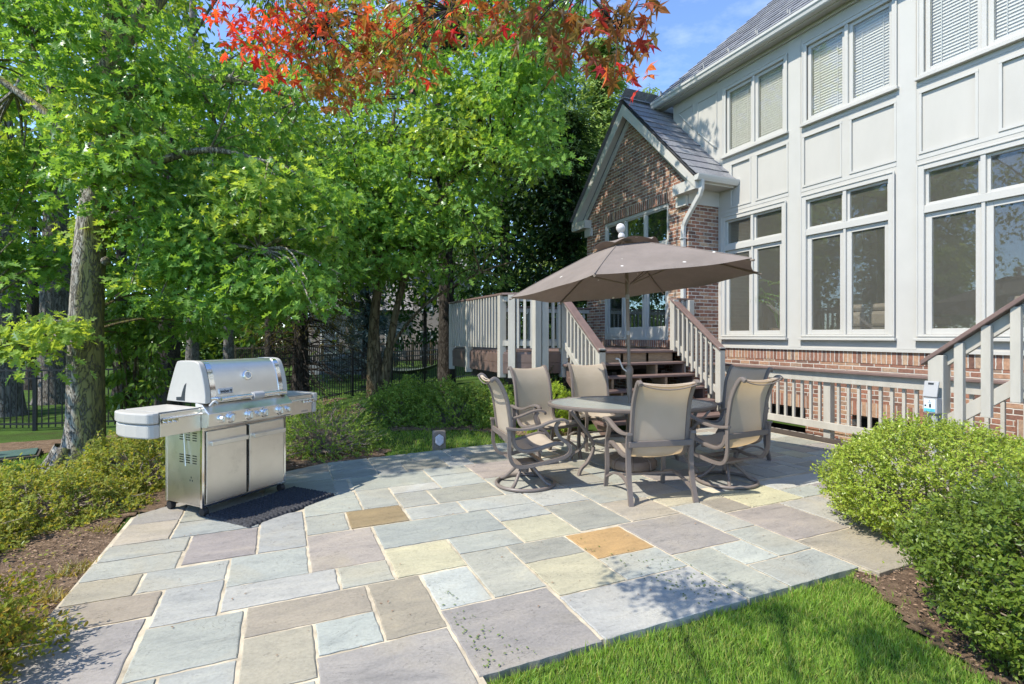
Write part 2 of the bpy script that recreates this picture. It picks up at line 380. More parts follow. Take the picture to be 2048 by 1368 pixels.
leafmat('shade_shrub_leaf', [(.07, .115, .024), (.10, .15, .03), (.14, .18, .045)], trans=.42)
leafmat('lime_leaf', [(.14, .20, .03), (.19, .25, .04), (.11, .17, .03)], trans=.5, gain=2.0)
leafmat('palm_leaf', [(.05, .12, .02), (.09, .18, .03)], trans=.3)
leafmat('grass_blade', [(.065, .125, .018), (.09, .165, .024), (.12, .20, .032), (.15, .215, .045), (.20, .19, .07)], trans=.45, gloss=.06, gain=2.1)
leafmat('dry_grass', [(.30, .24, .10), (.24, .20, .08), (.14, .17, .04), (.2, .13, .06)], trans=.4, gloss=.03, gain=1.4)

# ground sheets
def groundmat():
    m, nt, out = newmat('lawn_ground'); L = nt.links.new
    g = N(nt, 'ShaderNodeNewGeometry')
    nz = N(nt, 'ShaderNodeTexNoise', Scale=1.3, Detail=8.0, Roughness=.7); L(g.outputs['Position'], nz.inputs['Vector'])
    r = ramp(nt, [(.30, (.055, .05, .024)), (.42, (.05, .085, .02)), (.58, (.065, .125, .022)), (.75, (.10, .16, .035))]); L(nz.outputs[0], r.inputs[0])
    n2 = N(nt, 'ShaderNodeTexNoise', Scale=90.0, Detail=4.0); L(g.outputs['Position'], n2.inputs['Vector'])
    b = N(nt, 'ShaderNodeBsdfPrincipled', Roughness=.95); b.inputs['Specular IOR Level'].default_value = .1
    L(r.outputs[0], b.inputs['Base Color'])
    bp = N(nt, 'ShaderNodeBump', Strength=.8, Distance=.03); L(n2.outputs[0], bp.inputs['Height']); L(bp.outputs[0], b.inputs['Normal'])
    L(b.outputs[0], out.inputs[0])
groundmat()
def soilmat():
    m, nt, out = newmat('soil'); L = nt.links.new
    g = N(nt, 'ShaderNodeNewGeometry')
    nz = N(nt, 'ShaderNodeTexNoise', Scale=11.0, Detail=9.0, Roughness=.75); L(g.outputs['Position'], nz.inputs['Vector'])
    r = ramp(nt, [(.28, (.08, .054, .036)), (.45, (.16, .11, .075)), (.6, (.24, .17, .115)), (.78, (.34, .26, .18))]); L(nz.outputs[0], r.inputs[0])
    b = N(nt, 'ShaderNodeBsdfPrincipled', Roughness=.95); b.inputs['Specular IOR Level'].default_value = .1
    L(r.outputs[0], b.inputs['Base Color'])
    n2 = N(nt, 'ShaderNodeTexNoise', Scale=60.0, Detail=6.0, Roughness=.7); L(g.outputs['Position'], n2.inputs['Vector'])
    bp = N(nt, 'ShaderNodeBump', Strength=1.0, Distance=.03); L(n2.outputs[0], bp.inputs['Height']); L(bp.outputs[0], b.inputs['Normal'])
    L(b.outputs[0], out.inputs[0])
soilmat()
# bluestone: tint per stone from a colour attribute (the stone's own colour), cleft relief and veins on top
def stonemat():
    m, nt, out = newmat('bluestone'); L = nt.links.new
    g = N(nt, 'ShaderNodeNewGeometry')
    at_ = N(nt, 'ShaderNodeVertexColor', layer_name='stone')
    ofs = N(nt, 'ShaderNodeVectorMath', operation='SCALE'); ofs.inputs['Scale'].default_value = 37.0; L(at_.outputs[0], ofs.inputs[0])
    pos = N(nt, 'ShaderNodeVectorMath', operation='ADD'); L(g.outputs['Position'], pos.inputs[0]); L(ofs.outputs[0], pos.inputs[1])
    rot = N(nt, 'ShaderNodeMapping'); rot.inputs['Scale'].default_value = (1.0, 2.6, 1.0); rot.inputs['Rotation'].default_value = (0, 0, .5); L(pos.outputs[0], rot.inputs[0])
    n1 = N(nt, 'ShaderNodeTexNoise', Scale=2.2, Detail=7.0, Roughness=.62, Distortion=.8); L(rot.outputs[0], n1.inputs['Vector'])
    r1 = ramp(nt, [(.25, (.68, .69, .71)), (.42, (.93, .93, .93)), (.58, (1.05, 1.04, 1.02)), (.78, (1.25, 1.21, 1.12))]); L(n1.outputs[0], r1.inputs[0])
    mu = N(nt, 'ShaderNodeMix', data_type='RGBA', blend_type='MULTIPLY'); mu.inputs[0].default_value = 1; L(at_.outputs[0], mu.inputs[6]); L(r1.outputs[0], mu.inputs[7])
    # rusty / tan veils on some stones
    n2 = N(nt, 'ShaderNodeTexNoise', Scale=1.1, Detail=4.0, Distortion=1.2); L(pos.outputs[0], n2.inputs['Vector'])
    r2 = ramp(nt, [(.54, (0, 0, 0)), (.74, (.50, .50, .50))]); L(n2.outputs[0], r2.inputs[0])
    m2 = N(nt, 'ShaderNodeMix', data_type='RGBA'); m2.inputs[7].default_value = (.34, .295, .205, 1); L(r2.outputs[0], m2.inputs[0]); L(mu.outputs[2], m2.inputs[6])
    # fine speckle
    n3 = N(nt, 'ShaderNodeTexNoise', Scale=70.0, Detail=5.0, Roughness=.7); L(g.outputs['Position'], n3.inputs['Vector'])
    r3 = ramp(nt, [(.3, (.86, .86, .86)), (.7, (1.12, 1.12, 1.12))]); L(n3.outputs[0], r3.inputs[0])
    m3 = N(nt, 'ShaderNodeMix', data_type='RGBA', blend_type='MULTIPLY'); m3.inputs[0].default_value = 1; L(m2.outputs[2], m3.inputs[6]); L(r3.outputs[0], m3.inputs[7])
    b = N(nt, 'ShaderNodeBsdfPrincipled', Roughness=.62); L(m3.outputs[2], b.inputs['Base Color']); b.inputs['Specular IOR Level'].default_value = .35
    # (relief)
    # cleft steps
    n4 = N(nt, 'ShaderNodeTexNoise', Scale=3.0, Detail=5.0, Roughness=.55, Distortion=1.4); L(rot.outputs[0], n4.inputs['Vector'])
    sc = N(nt, 'ShaderNodeMath', operation='MULTIPLY'); sc.inputs[1].default_value = 9.0; L(n4.outputs[0], sc.inputs[0])
    fl = N(nt, 'ShaderNodeMath', operation='FLOOR'); L(sc.outputs[0], fl.inputs[0])
    ad = N(nt, 'ShaderNodeMath', operation='MULTIPLY_ADD'); ad.inputs[1].default_value = .5; L(n3.outputs[0], ad.inputs[0]); L(fl.outputs[0], ad.inputs[2])
    frc = N(nt, 'ShaderNodeMath', operation='FRACT'); L(sc.outputs[0], frc.inputs[0])
    lt = N(nt, 'ShaderNodeMath', operation='LESS_THAN'); lt.inputs[1].default_value = .045; L(frc.outputs[0], lt.inputs[0])
    n6 = N(nt, 'ShaderNodeTexNoise', Scale=4.5, Detail=2.0); L(pos.outputs[0], n6.inputs['Vector'])
    gt = N(nt, 'ShaderNodeMapRange'); gt.inputs[1].default_value = .53; gt.inputs[2].default_value = .60; gt.inputs[4].default_value = .65; L(n6.outputs[0], gt.inputs[0])
    lm = N(nt, 'ShaderNodeMath', operation='MULTIPLY'); L(lt.outputs[0], lm.inputs[0]); L(gt.outputs[0], lm.inputs[1])
    m7 = N(nt, 'ShaderNodeMix', data_type='RGBA'); m7.inputs[7].default_value = (.09, .085, .08, 1); L(lm.outputs[0], m7.inputs[0]); L(m3.outputs[2], m7.inputs[6]); L(m7.outputs[2], b.inputs['Base Color'])
    bp = N(nt, 'ShaderNodeBump', Strength=.8, Distance=.005); L(ad.outputs[0], bp.inputs['Height']); L(bp.outputs[0], b.inputs['Normal'])
    L(b.outputs[0], out.inputs[0])
stonemat()
plain('mortar', (.47, .41, .305), rough=.95, var=.38, scale=6, bump=.3, bscale=120)
def matmat():
    m, nt, out = newmat('door_mat_fibre'); L = nt.links.new
    tcn = N(nt, 'ShaderNodeTexCoord')
    n3 = N(nt, 'ShaderNodeTexNoise', Scale=60.0, Detail=4.0); L(tcn.outputs['Object'], n3.inputs['Vector'])
    r = ramp(nt, [(.3, (.014, .015, .018)), (.7, (.05, .052, .06))]); L(n3.outputs[0], r.inputs[0])
    b = N(nt, 'ShaderNodeBsdfPrincipled', Roughness=.9); L(r.outputs[0], b.inputs['Base Color'])
    bp = N(nt, 'ShaderNodeBump', Strength=.6, Distance=.006); L(n3.outputs[0], bp.inputs['Height']); L(bp.outputs[0], b.inputs['Normal'])
    L(b.outputs[0], out.inputs[0])
matmat()
brickmat('brick_x', 'y'); brickmat('brick_y', 'x'); brickmat('brick_soldier', 'y', soldier=True)
# ---------------------------------------------------------------- mesh helpers
ORIG = {}
class MB:
    def __init__(s): s.v = []; s.f = []
    def add(s, vs, fs):
        o = len(s.v); s.v += [tuple(map(float, p)) for p in vs]; s.f += [tuple(i + o for i in q) for q in fs]; return s
    def box(s, x0, x1, y0, y1, z0, z1, M=None):
        vs = [(x0, y0, z0), (x1, y0, z0), (x1, y1, z0), (x0, y1, z0), (x0, y0, z1), (x1, y0, z1), (x1, y1, z1), (x0, y1, z1)]
        if M is not None: vs = [tuple(M @ Vector(p)) for p in vs]
        return s.add(vs, [(0, 3, 2, 1), (4, 5, 6, 7), (0, 1, 5, 4), (1, 2, 6, 5), (2, 3, 7, 6), (3, 0, 4, 7)])
    def poly(s, *pts): return s.add(pts, [tuple(range(len(pts)))])
    def beam(s, a, b, w, h, up=(0, 0, 1), over=0.0):
        """rectangular bar from a to b, w across, h along up"""
        a = Vector(a); b = Vector(b); d = (b - a).normalized(); a = a - d * over; b = b + d * over
        up = Vector(up); sd = d.cross(up).normalized(); u = sd.cross(d).normalized()
        vs = []
        for p in (a, b):
            for i, j in ((-1, -1), (1, -1), (1, 1), (-1, 1)): vs.append(p + sd * (w / 2 * i) + u * (h / 2 * j))
        return s.add(vs, [(3, 2, 1, 0), (4, 5, 6, 7), (0, 1, 5, 4), (1, 2, 6, 5), (2, 3, 7, 6), (3, 0, 4, 7)])
    def vbeam(s, a, b, w, h):
        """sloped bar with plumb-cut (vertical) ends, h measured vertically; a, b on its top edge centre"""
        a = Vector(a); b = Vector(b); d = (b - a); d.z = 0; d.normalize(); sd = Vector((d.y, -d.x, 0))
        vs = []
        for p in (a, b):
            vs += [p - sd * w / 2 - Vector((0, 0, h)), p + sd * w / 2 - Vector((0, 0, h)), p + sd * w / 2, p - sd * w / 2]
        return s.add(vs, [(3, 2, 1, 0), (4, 5, 6, 7), (0, 1, 5, 4), (1, 2, 6, 5), (2, 3, 7, 6), (3, 0, 4, 7)])
    def tube(s, pts, r, n=8, closed=False, prof=None, cap=True, up=None):
        pts = [Vector(p) for p in pts]; m = len(pts)
        rr = r if isinstance(r, (list, tuple, np.ndarray)) else [r] * m
        if prof is None: prof = [(math.cos(2 * math.pi * k / n), math.sin(2 * math.pi * k / n)) for k in range(n)]
        n = len(prof)
        T = []
        for i in range(m):
            if closed: t = pts[(i + 1) % m] - pts[i - 1]
            else: t = pts[min(i + 1, m - 1)] - pts[max(i - 1, 0)]
            T.append(t.normalized() if t.length > 1e-9 else Vector((0, 0, 1)))
        u = Vector(up) if up else (Vector((0, 0, 1)) if abs(T[0].z) < .9 else Vector((1, 0, 0)))
        o = len(s.v)
        for i in range(m):
            if up: u = Vector(up)
            u = u - T[i] * u.dot(T[i])
            if u.length < 1e-6: u = T[i].orthogonal()
            u.normalize(); w = T[i].cross(u)
            for a, b in prof: s.v.append(tuple(pts[i] + (w * a + u * b) * rr[i]))
        k = m if closed else m - 1
        for i in range(k):
            j = (i + 1) % m
            for q in range(n): s.f.append((o + i * n + q, o + i * n + (q + 1) % n, o + j * n + (q + 1) % n, o + j * n + q))
        if cap and not closed:
            s.f.append(tuple(o + q for q in range(n))[::-1]); s.f.append(tuple(o + (m - 1) * n + q for q in range(n)))
        return s
    def lathe(s, prof, n=24, c=(0, 0, 0), M=None):
        o = len(s.v)
        for r, z in prof:
            for k in range(n):
                a = 2 * math.pi * k / n; p = Vector((c[0] + r * math.cos(a), c[1] + r * math.sin(a), c[2] + z))
                s.v.append(tuple(M @ p if M is not None else p))
        for i in range(len(prof) - 1):
            for k in range(n): s.f.append((o + i * n + k, o + i * n + (k + 1) % n, o + (i + 1) * n + (k + 1) % n, o + (i + 1) * n + k))
        s.f.append(tuple(o + k for k in range(n))[::-1]); s.f.append(tuple(o + (len(prof) - 1) * n + k for k in range(n)))
        return s
    def prism(s, poly, ax, a0, a1):
        """poly of 2-D points extruded along axis ax ('x': poly is (y,z); 'y': (x,z); 'z': (x,y))"""
        def p3(p, a): return {'x': (a, p[0], p[1]), 'y': (p[0], a, p[1]), 'z': (p[0], p[1], a)}[ax]
        n = len(poly); o = len(s.v)
        s.v += [p3(p, a0) for p in poly] + [p3(p, a1) for p in poly]
        s.f.append(tuple(o + i for i in range(n))[::-1]); s.f.append(tuple(o + n + i for i in range(n)))
        for i in range(n): j = (i + 1) % n; s.f.append((o + i, o + j, o + n + j, o + n + i))
        return s
    def build(s, name, mat, parent=None, smooth=None, bevel=0.0, local=False):
        me = bpy.data.meshes.new(name)
        v = s.v
        if parent is not None and not local and parent in ORIG:
            q = ORIG[parent]; v = [(a - q[0], b - q[1], c - q[2]) for a, b, c in v]
        me.from_pydata(v, [], s.f); me.update()
        bm = bmesh.new(); bm.from_mesh(me); bmesh.ops.recalc_face_normals(bm, faces=bm.faces); bm.to_mesh(me); bm.free()
        for mm in (mat if isinstance(mat, (list, tuple)) else [mat]): me.materials.append(MATS[mm])
        if smooth:
            me.shade_smooth(); me.set_sharp_from_angle(angle=R(smooth))
        o = bpy.data.objects.new(name, me); COL.objects.link(o)
        if parent is not None:
            o.parent = parent
            if parent in ORIG: ORIG[o] = ORIG[parent]
        if bevel:
            md = o.modifiers.new('bevel', 'BEVEL'); md.width = bevel; md.segments = 2; md.limit_method = 'ANGLE'; md.angle_limit = R(40)
            md.harden_normals = False
        return o
def tag(o, label=None, cat=None, group=None, kind=None):
    if label: o['label'] = label
    if cat: o['category'] = cat
    if group: o['group'] = group
    if kind: o['kind'] = kind
    return o
def thing(name, label, cat, loc=(0, 0, 0), rz=0.0, group=None, local=False):
    """an Empty at the thing's base that parents its parts; parts are written in world coordinates unless local"""
    o = bpy.data.objects.new(name, None); o.empty_display_size = .2; COL.objects.link(o)
    o.location = loc; o.rotation_euler = (0, 0, rz)
    if not local: ORIG[o] = tuple(loc)
    return tag(o, label, cat, group)
def children(o): return list(o.children)
def copy_tree(o, parent=None):
    c = o.copy(); COL.objects.link(c); c.parent = parent
    for ch in children(o): copy_tree(ch, c)
    return c
def npmesh(name, V, Fc, mat, parent=None, smooth=False, mats_idx=None):
    """V (n,3) float, Fc (m,k) int with equal-sided faces"""
    V = np.ascontiguousarray(V, dtype=np.float32); Fc = np.ascontiguousarray(Fc, dtype=np.int32)
    if parent is not None and parent in ORIG: V = V - np.array(ORIG[parent], dtype=np.float32)
    me = bpy.data.meshes.new(name); k = Fc.shape[1]
    me.vertices.add(len(V)); me.vertices.foreach_set('co', V.ravel())
    me.loops.add(Fc.size); me.loops.foreach_set('vertex_index', Fc.ravel())
    me.polygons.add(len(Fc)); me.polygons.foreach_set('loop_start', np.arange(0, Fc.size, k, dtype=np.int32))
    for mm in (mat if isinstance(mat, (list, tuple)) else [mat]): me.materials.append(MATS[mm])
    if mats_idx is not None: me.polygons.foreach_set('material_index', np.ascontiguousarray(mats_idx, dtype=np.int32))
    me.update(calc_edges=True)
    if not smooth: me.polygons.foreach_set('use_smooth', np.zeros(len(Fc), dtype=bool))
    o = bpy.data.objects.new(name, me); COL.objects.link(o)
    if parent is not None:
        o.parent = parent
        if parent in ORIG: ORIG[o] = ORIG[parent]
    return o

# ---------------------------------------------------------------- ground
def sstep(a, b, x):
    t = min(1, max(0, (x - a) / (b - a))); return t * t * (3 - 2 * t)
PATIO_EDGE = [(-1.10, 5.05), (0.07, 6.05), (0.49, 6.27), (2.9, 6.46)]
def gz(x, y):
    """lawn height: level by the patio, falling away to the left and behind it"""
    back = y - 6.4 if x > .4 else max(y - (6.05 + (x - .07) * .85), 0) * .76
    left = -1.3 - x
    s = max(0.0, back, left if y > -1 else left * .6)
    if x > 3.0: s *= 1 - .75 * sstep(3.0, 6.0, x)
    far = max(0, y - 14)
    z = -.035 - (.20 + .22 * sstep(1.0, -2.0, x)) * sstep(.5, 4.6, s) - .006 * far
    if x > 7.0 and y > 3: z = max(z, -.2)
    return z
def sheet(name, xs, ys, mat, dz=0.0, skip=None, keep=None):
    V = np.array([[x, y, gz(x, y) + dz] for y in ys for x in xs]); nx = len(xs)
    Fc = []
    for j in range(len(ys) - 1):
        for i in range(nx - 1):
            cx, cyy = (xs[i] + xs[i + 1]) / 2, (ys[j] + ys[j + 1]) / 2
            if skip and skip(cx, cyy): continue
            if keep and not keep(cx, cyy): continue
            a = j * nx + i; Fc.append((a, a + 1, a + nx + 1, a + nx))
    return npmesh(name, V, np.array(Fc), mat, smooth=True)
xs = sorted(set([-150, -90, -60, -40, -30, -24, -20] + [round(-16 + .5 * i, 3) for i in range(18)] + [round(-7 + .25 * i, 3) for i in range(57)] + [7.25, 7.79, 9, 12, 16, 22, 30, 45, 70, 110, 160]))
ys = sorted(set([-60, -30, -15, -8, -5] + [round(-3 + .25 * i, 3) for i in range(90)] + [20, 21, 22, 24, 26, 28, 31, 35, 40, 50, 65, 90, 130, 200]))
def in_well(x, y): return 7.25 < x < 7.79 and y < 7.5
gmesh = sheet('lawn', [x for x in xs], ys, 'lawn_ground', skip=lambda x, y: in_well(x, y))
tag(gmesh, 'green lawn around the stone patio', 'lawn', kind='structure')

from mathutils import noise as mnoise
def in_poly(x, y, P):
    c = False; n = len(P)
    for i in range(n):
        x0, y0 = P[i]; x1, y1 = P[(i + 1) % n]
        if (y0 > y) != (y1 > y) and x < (x1 - x0) * (y - y0) / (y1 - y0) + x0: c = not c
    return c
BEDS = {
 'left': [(-2.9, 1.5), (-1.08, 1.5), (-1.08, 5.1), (.3, 6.3), (-.2, 7.3), (-1.5, 7.4), (-2.5, 6.0), (-2.6, 4.2)],
 'twig': [(-.1, 6.12), (.5, 6.25), (1.15, 6.32), (1.25, 6.7), (.9, 7.4), (0, 7.4), (-.5, 6.6)],
 'deck': [(1.7, 8.5), (2.6, 7.9), (3.2, 7.1), (3.6, 6.5), (4.3, 6.4), (4.4, 9), (2.6, 10.4), (1.6, 9.6)],
 'right': [(3.30, 2.10), (3.2, 2.0), (2.98, 1.6), (2.80, 1.3), (2.70, .9), (2.6, .2), (5.2, .2), (6.7, 1.0), (6.7, 2.6), (4.2, 2.6), (3.4, 2.3)],
 'oak': [(-3.1, 9.0), (-2.5, 8.7), (-2.0, 9.1), (-2.0, 9.8), (-2.7, 10.0), (-3.1, 9.6)],
 'fence': [(-9, 9.6), (-5.5, 10.0), (-2.0, 11.2), (.3, 12.0), (1.6, 14.6), (.8, 15.0), (-.8, 12.9), (-3, 12.2), (-9, 11.4)],
 'trees': [(1.2, 10.6), (2.6, 11.0), (3.2, 13), (1.6, 13.2), (.8, 12)],
}
def bed_mask(P, w=.10):
    def f(x, y):
        k = mnoise.noise(Vector((x * 2.3, y * 2.3, 0))) * w * 1.6; k2 = mnoise.noise(Vector((x * 2.3 + 9, y * 2.3, 5))) * w * 1.6
        return in_poly(x + k, y + k2, P)
    return f
for i, (nm, P) in enumerate(BEDS.items()):
    x0 = min(p[0] for p in P) - .3; x1 = max(p[0] for p in P) + .3; y0 = min(p[1] for p in P) - .3; y1 = max(p[1] for p in P) + .3
    st = .06 if nm in ('left', 'right', 'twig') else .12
    o = sheet('garden_soil', list(np.arange(x0, x1, st)), list(np.arange(y0, y1, st)), 'soil', dz=.008 if nm != 'right' else .006, keep=bed_mask(P))
    # gentle unevenness
    me = o.data; co = np.empty(len(me.vertices) * 3, dtype=np.float32); me.vertices.foreach_get('co', co); co = co.reshape(-1, 3)
    for k in range(len(co)): co[k, 2] += .004 + .018 * abs(mnoise.noise(Vector((co[k, 0] * 7, co[k, 1] * 7, 3))))
    me.vertices.foreach_set('co', co.ravel()); me.update()
    tag(o, {'left': 'bare brown soil bed along the left edge of the patio', 'twig': 'dark soil under the twiggy shrub behind the grill', 'deck': 'soil under the shrubs below the deck', 'right': 'brown mulch soil under the right hand boxwood bushes', 'oak': 'soil round the foot of the big oak', 'fence': 'shaded soil strip along the black fence', 'trees': 'soil round the two-stemmed tree'}[nm], 'soil', kind='structure')

# ---------------------------------------------------------------- patio of random rectangular bluestone
PAL = {'b': (.332, .345, .312), 'B': (.298, .312, .286), 'g': (.33, .332, .28), 'G': (.275, .275, .225), 'p': (.285, .262, .24), 'P': (.318, .275, .245), 't': (.345, .305, .235), 'T': (.30, .26, .20),
       'y': (.44, .41, .255), 'Y': (.42, .385, .265), 'o': (.44, .27, .10), 'n': (.285, .205, .10), 'l': (.378, .393, .355), 'k': (.35, .358, .315), 'w': (.40, .405, .375)}
ST = [(-1.08, -.73, 4.82, 5.6, 'p'), (-1.08, -.73, 4.38, 4.82, 't'), (-.73, -.15, 4.72, 5.34, 'g'), (-.73, -.15, 4.38, 4.72, 'B'), (-1.09, -.59, 4.10, 4.38, 'b'), (-1.10, -.60, 3.81, 4.10, 'g'),
 (-.59, -.15, 3.84, 4.38, 'p'), (-1.10, -.76, 3.51, 3.81, 't'), (-.76, -.30, 3.52, 3.82, 'k'), (-1.11, -.61, 3.21, 3.51, 'T'), (-1.13, -.63, 2.05, 3.21, 'p'), (-.61, -.30, 3.08, 3.52, 'b'), (-.30, .165, 3.40, 3.84, 'b'),
 (-.30, .315, 3.10, 3.40, 'k'), (.315, .63, 3.10, 3.40, 'g'), (.165, .63, 3.40, 4.03, 'P'), (-.15, .17, 3.84, 4.62, 'b'), (.17, .48, 4.04, 4.45, 'g'), (.48, .935, 4.04, 4.45, 'n'), (.17, .63, 4.45, 5.01, 'k'), (.63, .94, 4.45, 5.01, 'g'),
 (.635, 1.57, 3.565, 4.03, 'B'), (.635, 1.085, 3.10, 3.565, 'y'), (1.085, 1.57, 3.275, 3.565, 'b'), (1.08, 1.42, 2.65, 3.275, 'g'), (.77, 1.08, 2.65, 3.10, 'l'), (.455, .77, 2.49, 3.10, 'T'), (-.17, .455, 2.79, 3.10, 'T'), (.15, .455, 2.49, 2.79, 'l'),
 (-.17, .15, 2.34, 2.79, 't'), (.14, .765, 1.7, 2.49, 'p'), (-.17, .14, 1.7, 2.34, 'b'), (-.62, -.175, 2.63, 3.08, 'b'), (-.48, -.175, 1.9, 2.63, 'B'), (-.63, -.48, 1.9, 2.63, 'B'), (.765, 1.41, 2.06, 2.65, 'p'), (1.41, 2.365, 2.06, 2.52, 'b'), (1.42, 1.885, 2.52, 2.97, 'y'),
 (1.42, 1.885, 2.97, 3.275, 'G'), (1.885, 2.365, 2.84, 3.275, 'o'), (1.885, 2.365, 2.52, 2.84, 'b'), (2.365, 3.01, 2.69, 3.30, 'p'), (2.365, 2.70, 2.06, 2.69, 'g'), (2.70, 3.01, 2.38, 2.69, 'l'), (2.70, 3.335, 2.06, 2.38, 'B'), (3.01, 3.335, 2.38, 2.85, 'k'),
 (3.01, 3.34, 2.85, 3.46, 'k'), (3.34, 3.66, 3.155, 3.46, 'T'), (3.34, 3.96, 2.52, 3.155, 'P'), (3.34, 4.3, 1.95, 2.52, 'T'), (3.96, 4.45, 2.52, 3.155, 'g'), (4.45, 5.1, 2.5, 3.155, 't'), (4.3, 5.0, 1.95, 2.5, 'b'), (3.66, 4.30, 3.155, 3.60, 'y'), (4.30, 4.73, 3.155, 3.41, 'b'), (4.73, 5.3, 3.155, 3.41, 'p'),
 (3.01, 3.66, 3.46, 3.77, 'Y'), (4.30, 5.2, 3.41, 3.70, 'w'), (1.57, 2.04, 3.72, 4.03, 'b'), (1.57, 2.04, 3.275, 3.72, 'Y'), (2.04, 2.52, 3.30, 3.90, 'G'), (2.52, 3.01, 3.30, 3.77, 't'), (2.04, 2.52, 3.90, 4.33, 'l'), (2.52, 3.01, 3.77, 4.33, 'b'), (.94, 1.41, 4.04, 4.34, 'k'), (1.41, 2.04, 4.03, 4.34, 'l'),
 (.94, 1.255, 4.35, 4.77, 'g'), (1.255, 1.885, 4.35, 4.775, 'G'), (.94, 1.405, 4.77, 5.01, 'w'), (1.405, 1.885, 4.775, 5.215, 'l'), (.63, 1.405, 5.01, 5.49, 'k'), (1.885, 2.5, 4.34, 4.92, 'k'), (1.885, 2.5, 4.92, 5.53, 'P'), (1.405, 1.885, 5.215, 5.53, 'b'), (.48, .94, 5.49, 5.8, 'B'), (.48, .94, 5.8, 6.45, 'B'),
 (-.15, .48, 5.01, 5.56, 'G'), (-.15, .48, 5.56, 5.86, 'g'), (-.3, .48, 5.86, 6.4, 'T'), (.94, 1.245, 5.49, 5.92, 'B'), (1.245, 1.72, 5.53, 5.95, 'G'), (1.72, 2.02, 5.53, 5.98, 'b'), (.94, 1.415, 5.92, 6.45, 'G'), (1.415, 1.88, 5.97, 6.5, 'b'), (1.88, 2.2, 6.0, 6.5, 'B'), (2.2, 2.55, 6.1, 6.5, 'g'), (2.02, 2.5, 5.53, 6.02, 'G'), (2.5, 3.1, 5.56, 6.1, 'b'), (2.55, 3.2, 6.1, 6.55, 'B'),
 (2.5, 3.0, 4.33, 4.8, 'G'), (2.5, 3.0, 4.8, 5.15, 't')]
px0, px1, py0, py1 = -1.12, 6.9, 1.7, 7.5
gs = .1575
nx = int((px1 - px0) / gs); ny = int((py1 - py0) / gs)
occ = np.zeros((ny, nx), bool)
for (a, b, c, d, k) in ST:
    for j in range(ny):
        for i in range(nx):
            x = px0 + (i + .5) * gs; y = py0 + (j + .5) * gs
            if a - .03 < x < b + .03 and c - .03 < y < d + .03: occ[j, i] = True
def patio_in(x, y):
    if x < -1.14 or x > 6.82 or y < 2.06 and x > .77: return False
    if x < .07 and y > 6.05 + (x - .07) * .85: return False
    if .07 <= x < .49 and y > 6.05 + (x - .07) * .52: return False
    if x >= .49 and y > min(6.6, 6.27 + (x - .49) * .08): return False
    if x > 3.9 and y < 2.0: return False
    return True
rs = random.Random(5)
AUTO = []
for j in range(ny):
    for i in range(nx):
        if occ[j, i] or not patio_in(px0 + (i + .5) * gs, py0 + (j + .5) * gs): continue
        w, h = rs.choice([(3, 2), (4, 3), (2, 3), (3, 3), (4, 2), (2, 2), (3, 4), (5, 3)])
        while w > 1 and (i + w > nx or occ[j, i:i + w].any()): w -= 1
        ok = 1
        while ok < h and j + ok < ny and not occ[j + ok, i:i + w].any(): ok += 1
        occ[j:j + ok, i:i + w] = True
        AUTO.append((px0 + i * gs, px0 + (i + w) * gs, py0 + j * gs, py0 + (j + ok) * gs, rs.choice('bbBgGkkptTlY')))
def clip(poly, nxx, nyy, c):
    out = []
    for i in range(len(poly)):
        p, q = poly[i], poly[(i + 1) % len(poly)]; dp = nxx * p[0] + nyy * p[1] - c; dq = nxx * q[0] + nyy * q[1] - c
        if dp <= 0: out.append(p)
        if dp * dq < 0: t = dp / (dp - dq); out.append((p[0] + (q[0] - p[0]) * t, p[1] + (q[1] - p[1]) * t))
    return out
HP = [(-.85, 1, 6.05 - .07 * .85), (-.52, 1, 6.05 - .07 * .52), (-.08, 1, 6.27 - .49 * .08), (0, 1, 6.58), (1, 0, 6.80)]
Vp, Fp, Cp, Ip = [], [], [], []
J = .0090
for idx, (a, b, c, d, k) in enumerate(AUTO + ST):
    expl = idx >= len(AUTO)
    poly = [(a + J, c + J), (b - J, c + J), (b - J, d - J), (a + J, d - J)]
    for h in HP: poly = clip(poly, *h) if len(poly) > 2 else poly
    if len(poly) < 3: continue
    # worn, slightly ragged outline
    out = []
    for i in range(len(poly)):
        p, q = poly[i], poly[(i + 1) % len(poly)]; L_ = math.hypot(q[0] - p[0], q[1] - p[1]); n = max(1, int(L_ / .045))
        for t in range(n):
            f = t / n; jit = .0035 if 0 < t else .002
            out.append((p[0] + (q[0] - p[0]) * f + rs.uniform(-jit, jit), p[1] + (q[1] - p[1]) * f + rs.uniform(-jit, jit)))
    z = (.0015 if not expl else .004) + rs.uniform(0, .0035); tx, ty = rs.uniform(-.003, .003), rs.uniform(-.003, .003)
    o = len(Vp); n = len(out); cxm = sum(p[0] for p in out) / n; cym = sum(p[1] for p in out) / n
    top = [(x, y, z + (x - cxm) * tx + (y - cym) * ty) for x, y in out]
    ins = []
    for x, y, zz in top:
        dx, dy = cxm - x, cym - y; l = math.hypot(dx, dy) + 1e-6; ins.append((x + dx / l * .006, y + dy / l * .006, zz))
    Vp += ins + [(x, y, zz - .003) for x, y, zz in top] + [(x, y, -.045) for x, y in out]
    col = PAL[k]; lum = sum(col) / 3; col = tuple(lum + (q - lum) * .82 for q in col); v = rs.uniform(.90, 1.05); col = tuple(min(1, q * v * rs.uniform(.98, 1.02)) for q in col)
    Fp.append(tuple(o + i for i in range(n))); Cp.append(col)
    for i in range(n):
        jn = (i + 1) % n
        Fp.append((o + i, o + n + i, o + n + jn, o + jn)); Cp.append(col)
        Fp.append((o + n + i, o + 2 * n + i, o + 2 * n + jn, o + n + jn)); Cp.append(col)
me = bpy.data.meshes.new('patio_stones'); me.from_pydata(Vp, [], Fp); me.update()
